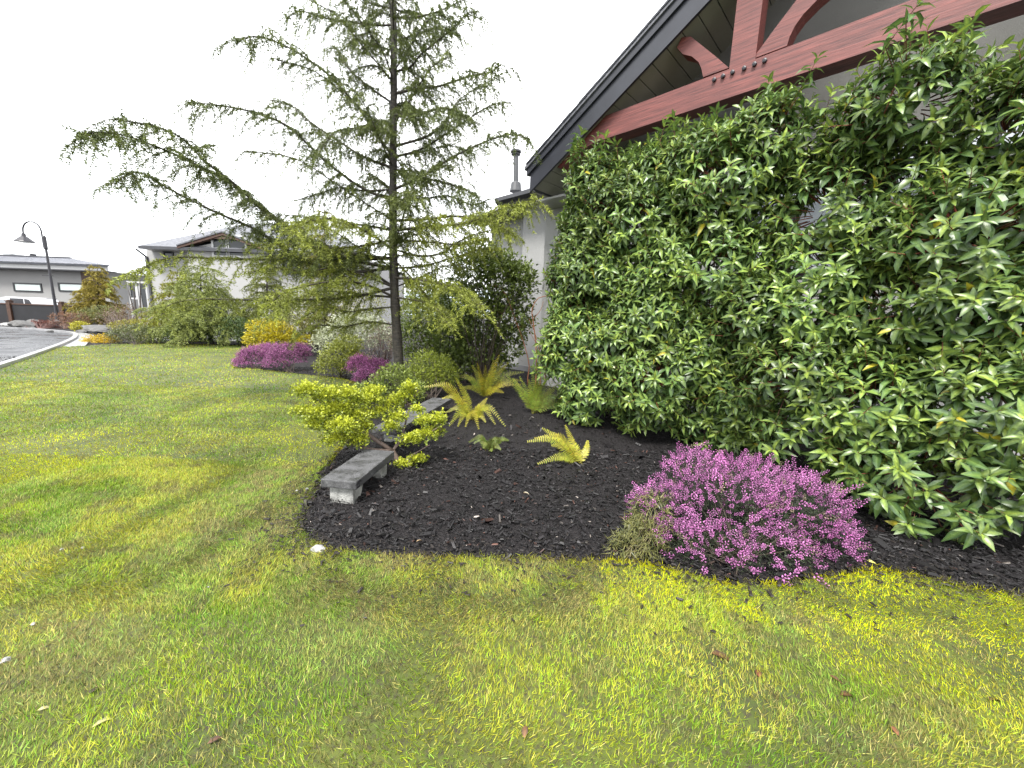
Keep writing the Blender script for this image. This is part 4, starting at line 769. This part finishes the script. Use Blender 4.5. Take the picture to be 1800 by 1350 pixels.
# -- lower wing / next house to its right, with white framed bays
Y = 42.; h = thing('dark_roof_house', 'dark low house with white-framed bay windows behind the golden pyramid conifer', 'house', (X(225, 540, Y), Y, 0))
part(h, 'wall', 'farwall2', lambda mb: xbox(mb, X(186, 500, Y), X(228, 500, Y), Y, Y+8, 0, Z(205, 490, Y)))
part(h, 'roof', 'metalroof', lambda mb: mb.add([(X(180, 490, Y), Y-1, Z(185, 486, Y)), (X(236, 490, Y), Y-1, Z(230, 492, Y)), (X(220, 480, Y), Y+5, Z(215, 482, Y)+.6), (X(180, 480, Y), Y+5, Z(190, 476, Y)+.6)], [[[0, 1, 2, 3]]]))
part(h, 'eave_board', 'white', lambda mb: mb.prism([(X(185, 488, Y), Y-1.05, Z(188, 489, Y)), (X(232, 492, Y), Y-1.05, Z(230, 495, Y)), (X(232, 492, Y), Y-1.05, Z(230, 493, Y)), (X(185, 488, Y), Y-1.05, Z(188, 485.5, Y))], (0, .1, 0)))
for x0, x1, a, b in ((210, 215, 504, 524), (216.5, 223, 500, 522)): win(h, X(x0, 510, Y), X(x1, 510, Y), Z(x0, b, Y), Z(x0, a, Y), Y-.1, 'white', 'darkglass', .12)
Y = 31.; h = thing('glazed_porch', 'white-framed glazed porch seen between the two nearer houses', 'porch', (X(240, 545, Y), Y, 0))
part(h, 'side_wall', 'farwall', lambda mb: xbox(mb, X(228, 540, Y), X(262, 540, Y), Y+.1, Y+2.5, 0, Z(245, 560, Y)))
for x0, x1, a, b in ((230, 239, 499, 523), (248, 257, 499, 540)): win(h, X(x0, 510, Y), X(x1, 510, Y), Z(x0, b, Y), Z(x0, a, Y), Y, 'white', 'darkglass', .13)
part(h, 'roof', 'white', lambda mb: xbox(mb, X(227, 500, Y), X(262, 500, Y), Y-.2, Y+2.5, Z(245, 498, Y), Z(245, 495, Y)))
for x in (229, 243.5, 260): part(h, 'post', 'white', lambda mb: xbox(mb, X(x, 520, Y), X(x+1.8, 520, Y), Y-.1, Y+.05, 0, Z(245, 497, Y)))
Y = 60.; h = thing('distant_house', 'pale distant house with a grey gable roof left of the white two-storey one', 'house', (X(262, 530, Y), Y, 0))
part(h, 'wall', 'farwall', lambda mb: xbox(mb, X(246, 520, Y), X(300, 520, Y), Y, Y+8, 0, Z(255, 505, Y)))
part(h, 'roof', 'shingle', lambda mb: mb.prism([(X(244, 505, Y), Y-.5, Z(250, 505, Y)), (X(302, 505, Y), Y-.5, Z(250, 505, Y)), (X(275, 480, Y), Y-.5, Z(275, 480, Y))], (0, 9, 0)))
# -- white two-storey house
Y = 25.; h = thing('white_house', 'white two-storey house with grey hip roof and brown gable trim behind the cedar', 'house', (X(430, 590, Y), Y, 0))
xl, xr = X(264, 500, Y), X(640, 500, Y); ze = Z(300, 441, Y); xo = X(246, 440, Y-.8)
wl = part(h, 'wall', 'farwall', lambda mb: xbox(mb, xl, xr, Y, Y+9, 0, ze))
part(h, 'eave_soffit', 'white', lambda mb: xbox(mb, xo, xr+.6, Y-.75, Y, ze-.03, ze+.02)); part(h, 'gutter', 'gutter', lambda mb: xbox(mb, xo, xr+.6, Y-.9, Y-.76, ze-.05, ze+.13))
part(h, 'downpipe', 'gutter', lambda mb: [xbox(mb, xl-.02, xl+.1, Y-.12, Y-.01, 0, ze-.4), mb.tube([(xl+.04, Y-.7, ze-.05), (xl+.04, Y-.08, ze-.42)], [.05, .05], 6)])
zp = Z(432, 393, Y+4.5)
part(h, 'roof', 'shingle', lambda mb: mb.add([(xo-.05, Y-.85, ze+.12), (xr+.65, Y-.85, ze+.12), (X(560, 395, Y+4.5), Y+4.5, zp), (X(432, 393, Y+4.5), Y+4.5, zp), (xo-.05, Y+10, ze+.12)], [[[0, 1, 2, 3]], [[0, 3, 4]]]))
gx0, gx1, gxm = X(334, 440, Y), X(486, 440, Y), X(410, 405, Y); gzb, gzt = ze+.05, Z(410, 414, Y-.6)
part(h, 'gable', 'farwall', lambda mb: [xbox(mb, gx0+.3, gx1-.3, Y-.6, Y-.02, 0, gzb), mb.prism([(gx0+.3, Y-.6, gzb), (gx1-.3, Y-.6, gzb), (gxm, Y-.6, gzt-.25)], (0, .5, 0))])
for x0 in (gx0, gx1):
    part(h, 'gable_trim', 'bwood', lambda mb: mb.prism([(x0, Y-.95, gzb-.02), (gxm, Y-.95, gzt-.06), (gxm, Y-.95, gzt+.1), (x0, Y-.95, gzb+.12)], (0, .3, 0)))
    part(h, 'gable_roof', 'shingle', lambda mb: mb.prism([(x0, Y-1.0, gzb+.125), (gxm, Y-1.0, gzt+.105), (gxm, Y-1.0, gzt+.18), (x0, Y-1.0, gzb+.2)], (0, 5, 0)))
part(h, 'gable_tie', 'bwood', lambda mb: xbox(mb, lerp(gx0, gxm, .78), lerp(gx1, gxm, .78), Y-.9, Y-.75, lerp(gzb, gzt, .70), lerp(gzb, gzt, .84)))
for x0, x1 in ((376, 398), (403, 431)): win(h, X(x0, 430, Y-.62), X(x1, 430, Y-.62), Z(x0, 449, Y-.62), Z(x0, 416, Y-.62), Y-.62, 'white', 'darkglass', .12)
for x0, x1, a, b in ((291, 304, 443, 466), (500, 530, 445, 480), (545, 570, 445, 480), (480, 500, 530, 560), (360, 400, 520, 560)): win(h, X(x0, 455, Y), X(x1, 455, Y), Z(x0, b, Y), Z(x0, a, Y), Y-.01 if not (340 < x0 < 480) else Y-.62, 'black', 'darkglass', .09)
# -- black fence with brown posts, street lamp, car
FY_ = 28.5; f = thing('fence', 'black panel fence with brown wooden posts across the road', 'fence', (X(90, 567, FY_), FY_, 0)); zt = Z(90, 535.5, FY_)
xs = [X(q, 550, FY_) for q in (-92, -44, 20, 111, 172)]
for q, x in enumerate(xs):
    part(f, 'post', 'bwood', lambda mb: [xbox(mb, x-.13, x+.13, FY_-.13, FY_+.13, 0, zt+.15), xbox(mb, x-.17, x+.17, FY_-.17, FY_+.17, zt+.15, zt+.2), xbox(mb, x-.09, x+.09, FY_-.09, FY_+.09, zt+.2, zt+.25)])
    if q < len(xs)-1:
        part(f, 'panel', 'black_fence', lambda mb: xbox(mb, x+.13, xs[q+1]-.13, FY_-.02, FY_+.02, .02, zt-.08)); part(f, 'rail', 'bwood', lambda mb: xbox(mb, x+.13, xs[q+1]-.13, FY_-.06, FY_+.06, zt-.08, zt))
LY = 27.; lb = aty(103, 572, LY); lb[2] = 0
lm = thing('street_lamp', 'black gooseneck street lamp beside the fence', 'street lamp', lb); top = Z(76, 414, LY)
part(lm, 'base', 'iron', lambda mb: mb.tube([lb-ZV*.05, lb+ZV*.25, lb+ZV*.35, lb+ZV*.9], [.2, .18, .12, .09], 12))
part(lm, 'pole', 'iron', lambda mb: mb.tube([lb+ZV*.3, lb+ZV*2.5, lb+ZV*top], [.085, .075, .06], 10))
for z in (top*.3, top*.56): part(lm, 'banner_arm', 'iron', lambda mb: mb.tube([lb+ZV*z-[.55, 0, 0], lb+ZV*z+[.18, 0, 0]], [.022, .022], 6))
part(lm, 'collar', 'iron', lambda mb: [mb.tube([lb+ZV*(top-.9), lb+ZV*(top-.82), lb+ZV*(top-.1), lb+ZV*top], [.085, .1, .1, .06], 10)])
r_ = .62; ce = lb+ZV*(top+.25)-np.array([r_+.12, 0, 0]); arc = [lb+ZV*(top-.8)-np.array([.12, 0, 0])]+[ce+np.array([r_*math.cos(a), 0, r_*math.sin(a)]) for a in np.linspace(0, math.pi, 12)]+[ce+np.array([-r_, 0, -.15])]
part(lm, 'gooseneck', 'iron', lambda mb: mb.tube(arc, [.045]*len(arc), 8)); sp = arc[-1]
sh_ = part(lm, 'lamp_shade', 'iron', lambda mb: mb.tube([sp, sp-ZV*.18, sp-ZV*.24, sp-ZV*.5, sp-ZV*.56], [.09, .12, .2, .46, .5], 16)); part(lm, 'lens', 'frost', lambda mb: mb.tube([sp-ZV*.56, sp-ZV*.62], [.3, .1], 12), sh_)
CYR = 31.; c0 = aty(45, 572, CYR)
car = thing('parked_car', 'white car parked behind the black fence', 'car', (c0[0], CYR, 0)); k = 1.0; xa = c0[0]-2.55
prof = [(0, .35), (.05, .95), (.25, 1.05), (1.25, 1.16), (2.15, 1.78), (2.6, 1.88), (4.0, 1.86), (4.45, 1.75), (4.75, 1.15), (4.85, .9), (4.85, .4), (4.4, .3), (.5, .28)]
part(car, 'body', 'carpaint', lambda mb: mb.prism([(xa+x, CYR-.9, z) for x, z in prof], (0, 1.8, 0)))
for g in ([(1.5, 1.2), (2.2, 1.68), (2.75, 1.74), (2.75, 1.2)], [(2.85, 1.2), (2.85, 1.75), (3.85, 1.74), (3.85, 1.2)], [(3.95, 1.2), (3.95, 1.73), (4.3, 1.68), (4.55, 1.2)]):
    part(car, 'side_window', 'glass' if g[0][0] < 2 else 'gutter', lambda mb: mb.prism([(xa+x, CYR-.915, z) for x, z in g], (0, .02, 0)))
for x in (.95, 3.85):
    for y_ in (CYR-.92, CYR+.7):
        wv = part(car, 'wheel', 'rubber', lambda mb: mb.tube([(xa+x, y_, .33), (xa+x, y_+.22, .33)], [.33, .33], 18)); part(car, 'rim', 'flue', lambda mb: mb.tube([(xa+x, y_-.01, .33), (xa+x, y_+.05, .33)], [.2, .2], 12), wv)
part(car, 'headlight', 'frost', lambda mb: mb.box((xa+.0, CYR-.88, .78), (.1, 0, 0), (0, .3, 0), (0, 0, .14)))
# -- rocks
def rock(name, label, c, r, mat='rock', seed=0, cat='rock', group=None, flat=.6):
    g = np.random.default_rng(seed); bm = bmesh.new(); bmesh.ops.create_icosphere(bm, subdivisions=3, radius=1)
    cuts = [(nrm(g.normal(size=3)), g.uniform(.62, .92)) for _ in range(10)]
    for v in bm.verts:
        p = np.array(v.co)
        for n_, d_ in cuts:
            q = p@n_-d_
            if q > 0: p = p-n_*q*.85
        p = p*(1+.05*g.normal()); v.co = Vector(p*np.array(r)*np.array([1, 1, 1]))
    me = bpy.data.meshes.new(name); bm.to_mesh(me); bm.free(); me.materials.append(M[mat]); o = link(name, me); o.location = [float(q) for q in c]; tag(o, label, cat, group); return o
for i_, (x, y_, rx, lab) in enumerate([(40, 576, .75, 'long pale boulder on the road edge nearest the fence post'), (62, 570, .6, 'grey-pink boulder left of the rust-red barberry'), (88, 584, .22, 'small pale stone on the bank below the barberries'), (145, 585, .3, 'pale round stone under the flat tilted rock'), (12, 573, .35, 'whitish stone left of the fence post'), (57, 578, .2, 'little stone between the two boulders')]):
    p = gnd(x, y_); rock('boulder', lab, p+ZV*rx*.18, (rx, rx*.6, rx*.42), 'rock' if i_ != 4 else 'whiterock', 30+i_)
p = gnd(172, 588); fr = rock('flat_rock', 'flat grey slab of rock tilted over small stones beside the gold spirea', p+ZV*.32, (.72, .5, .11), 'rock', 51); fr.rotation_euler = (.25, .12, .1)
rock('boulder', 'brown support stone under the flat tilted slab', p+ZV*.08+np.array([.1, .0, 0]), (.4, .35, .26), 'rock', 52)
p = gnd(559, 972); rock('white_rock', 'white quartz rock at the lawn corner of the mulch bed', p+ZV*.025, (.05, .036, .03), 'whiterock', 61)
for i_, (x, y_, rx, lab) in enumerate([(110, 973, .022, 'left one of two small white pebbles on the lawn'), (147, 970, .02, 'right one of two small white pebbles on the lawn'), (60, 1106, .02, 'small white pebble on the lawn near the left edge'), (12, 1171, .035, 'dark-and-white stone at the left edge of the lawn'), (367, 1040, .012, 'tiny pale pebble in the middle of the lawn'), (540, 865, .03, 'whitish stone in the mulch beside the nearer bench'), (522, 868, .02, 'small pale stone at the lawn edge beside the nearer bench')]):
    rock('pebble', lab, gnd(x, y_)+ZV*.030, (rx*.6, rx*.45, rx*.36), 'whiterock', 70+i_)
# -- fallen leaves
DEADV = LEAF_V*np.array([1, 1.25, 1]); 
def dead(label, px, py, L_, col, az, curl=1.2):
    p = gnd(px, py)+ZV*.034; mb = MB(); a = np.array([[math.cos(az), math.sin(az), .12]]); mb.scatter(DEADV, LEAF_F, p[None]-a*L_*.5, rots(a, ZV[None]+rng.normal(size=(1, 3))*.25), np.array([[L_, L_, L_*curl]]), np.array([col]), LEAF_C); o = mb.build('fallen_leaf', M['leaf'], None, True); tag(o, label, 'leaf', 'leaves fallen on the lawn')
PALE, BRN = (.30, .28, .16), (.075, .042, .028)
for lab, x, y_, L_, c, az in [('long pale fallen leaf low on the left of the lawn', 183, 1280, .06, PALE, .9), ('short pale fallen leaf left of the long pale one', 80, 1257, .036, PALE, .5), ('largest curled brown leaf on the lawn below the heather', 1268, 1163, .10, BRN, -.4), ('upright reddish-brown leaf right of the largest brown leaf', 1331, 1192, .06, (.11, .045, .03), 1.2), ('small dark brown leaf, upper of a pair at lower right', 1468, 1204, .05, BRN, -.8), ('dark brown leaf, lower of a pair at lower right', 1487, 1231, .065, BRN, .1), ('brown leaf beside the moss at the right edge', 1745, 1240, .06, BRN, .2), ('dark crumpled leaf in the left lawn', 168, 1224, .045, (.04, .03, .025), 1.3), ('brown scrap at the bottom edge left of centre', 380, 1312, .05, (.09, .05, .04), .7), ('brown upright scrap near the bottom centre', 922, 1295, .06, (.12, .07, .05), 1.5), ('pink-brown leaf low at the right of the lawn', 1568, 1293, .05, (.17, .08, .055), 1.4), ('yellow leaf lying in dark mulch right of the heather', 1531, 995, .05, (.42, .40, .12), -.6), ('pale leaf scrap in the mulch near the bed edge', 738, 957, .05, (.32, .24, .18), .6), ('thin pale leaf in the mulch below the smallest fern', 925, 872, .06, (.30, .27, .24), -.3), ('tan leaf at the bed corner beside the white rock', 528, 938, .05, (.25, .18, .14), .4)]:
    dead(lab, x, y_, L_, c, az)
for i_, (x, y_, w_, h_) in enumerate([(1560, 1150, .30, .10), (1432, 1092, .14, .08)]): pass
# ================================================================== GRASS AND MULCH
rng = np.random.default_rng(99)
def wedge(n, y0, y1, pw=2.):
    y = (y0**pw+(y1**pw-y0**pw)*rng.random(n))**(1/pw); x = (y+.75)*rng.uniform(-1.65, 1.65, n); return x, y
BL_V = np.array([[0, -.5, 0], [0, .5, 0], [.55, .42, .0], [.55, -.42, .0], [1, 0, 0]]); BL_F = [[[0, 1, 2, 3]], [[3, 2, 4]]]
gm = MB()
for n, y0, y1, ln, wd, pw in ((110000, .75, 1.75, .028, .0024, 1.6), (560000, 1.75, 3.8, .029, .0038, 1.5), (270000, 3.8, 7.5, .030, .0074, 1.4), (150000, 7.5, 19, .040, .017, 1.1)):
    x, y = wedge(n, y0, y1, pw); ok = inpoly(x, y, LAWN); x, y = x[ok], y[ok]; n = len(x)
    thin = noise2(x, y, 7., 4)*.6+noise2(x, y, 19., 8)*.4; ok = thin > .24*rng.random(n)+.06; x, y = x[ok], y[ok]; n = len(x)
    lean = noise2(x, y, 1.3, 12)*9+rng.normal(size=n)*1.1; tilt = rng.uniform(.2, 1.25, n); d = np.stack([np.cos(lean)*np.sin(tilt), np.sin(lean)*np.sin(tilt), np.cos(tilt)], -1)
    moss = np.zeros(n)
    for c, r in MOSS: moss = np.maximum(moss, np.clip(1.2-np.hypot(x-c[0], y-c[1])/r, 0, 1))
    L_ = ln*rng.uniform(.45, 1.5, n)*(1-.6*np.clip(moss*1.3, 0, 1)*(rng.random(n) < .85)); wdt = wd*rng.uniform(.7, 1.3, n)
    side = np.stack([-np.sin(lean)+rng.normal(size=n)*.6, np.cos(lean)+rng.normal(size=n)*.6, rng.normal(size=n)*.5], -1); rot = rots(d, np.cross(d, side))
    b = rng.uniform(.6, 1.75, n) if y1 < 7.6 else rng.uniform(.95, 1.35, n); col = lawncol(x+rng.normal(size=n)*.015, y+rng.normal(size=n)*.015)*b[:, None]*1.2; straw = rng.random(n) < .14*(1-np.clip(moss, 0, 1)); col[straw] = np.array([.36, .33, .10])*b[straw][:, None]*.9; dk = rng.random(n) < (.08 if y1 < 7.6 else .0); col[dk] *= .45; gr = rng.random(n) < .3; col[gr] *= np.array([.7, 1.02, .9])
    gm.scatter(*((BL_V, BL_F) if y1 < 1.8 else (BL_V[[0, 1, 4]], [[[0, 1, 2]]])), np.stack([x, y, np.full(n, .020)], -1), rot, np.stack([L_, wdt, L_], -1), col)
# longer uncut blades overhanging the bed edge
n = 9000; u = rng.uniform(0, 210, n); i_ = u.astype(int); e_ = EDGE[i_]+(EDGE[np.minimum(i_+1, 219)]-EDGE[i_])*(u-i_)[:, None]+rng.normal(size=(n, 2))*.022; d = rdir(n); d[:, 2] = abs(d[:, 2])*.7+.12; dist_ = np.hypot(e_[:, 0], e_[:, 1]); L_ = rng.uniform(.02, .055, n)
gm.scatter(BL_V, BL_F, np.c_[e_, np.full(n, .016)], rots(d, rdir(n)), np.stack([L_, .0034*np.maximum(1, dist_/3), L_], -1), lawncol(e_[:, 0], e_[:, 1])*rng.uniform(.5, 1.4, (n, 1)))
gm.build('grass', M['blade'], None, False, 'stuff'); g = bpy.data.objects['grass']; g['label'] = 'short mossy lawn grass'; g['category'] = 'grass'
# mulch chips
CH_V = np.array([[-.5, -.5, 0], [.5, -.35, 0], [.46, .4, .1], [-.42, .5, 0], [-.4, -.35, .55], [.42, -.25, .6], [.36, .3, .6], [-.36, .34, .5]]); CH_F = [[[4, 5, 6, 7], [0, 1, 5, 4], [1, 2, 6, 5], [2, 3, 7, 6], [3, 0, 4, 7]]]
cm = MB()
for n, y0, y1, k in ((62000, 1.7, 4.6, 1.08), (60000, 4.6, 11, 1.5)):
    x, y = wedge(n, y0, y1, 1.5); ok = ~inpoly(x, y, LAWN) & (x*NV[0]+y*NV[1] < 8.6); x, y = x[ok], y[ok]; n = len(x)
    az = rng.uniform(0, 6.28, n); el = rng.normal(size=n)*.3; d = np.stack([np.cos(az)*np.cos(el), np.sin(az)*np.cos(el), np.sin(el)], -1); z = .006+.018*noise2(x, y, 9, 2)+rng.uniform(0, .012, n)
    L_ = .021*k*np.exp(rng.normal(size=n)*.55); b = np.exp(rng.normal(size=n)*.5)*.9; col = np.array([.0080, .0070, .0076])*b[:, None]
    red = rng.random(n) < .035; col[red] = np.array([.05, .024, .018])*b[red][:, None]; pale = rng.random(n) < .007; col[pale] = np.array([.16, .14, .125])*b[pale][:, None]
    cm.scatter(CH_V if y1 < 6 else CH_V[4:], CH_F if y1 < 6 else [[[0, 1, 2, 3]]], np.stack([x, y, z], -1), rots(d, ZV+rng.normal(size=d.shape)*.3), np.stack([L_, L_*rng.uniform(.22, .5, n), L_*rng.uniform(.1, .25, n)], -1), np.clip(col, 0, .5))
# crumbs of bark kicked onto the lawn along the bed edge
n = 4200; i_ = rng.integers(0, 150, n); e_ = EDGE[i_]+rng.normal(size=(n, 2))*rng.uniform(.03, .3, (n, 1)); az = rng.uniform(0, 6.28, n); L_ = .014*np.exp(rng.normal(size=n)*.45)
cm.scatter(CH_V, CH_F, np.c_[e_, np.full(n, .038)], rots(np.stack([np.cos(az), np.sin(az), .1*az*0], -1), ZV+rng.normal(size=(n, 3))*.3), np.stack([L_, L_*.4, L_*.25], -1), np.tile([.02, .016, .014], (n, 1)))
cm.build('mulch_chips', M['chip'], None, False, 'stuff'); g = bpy.data.objects['mulch_chips']; g['label'] = 'dark wet bark mulch covering the garden bed'; g['category'] = 'mulch'
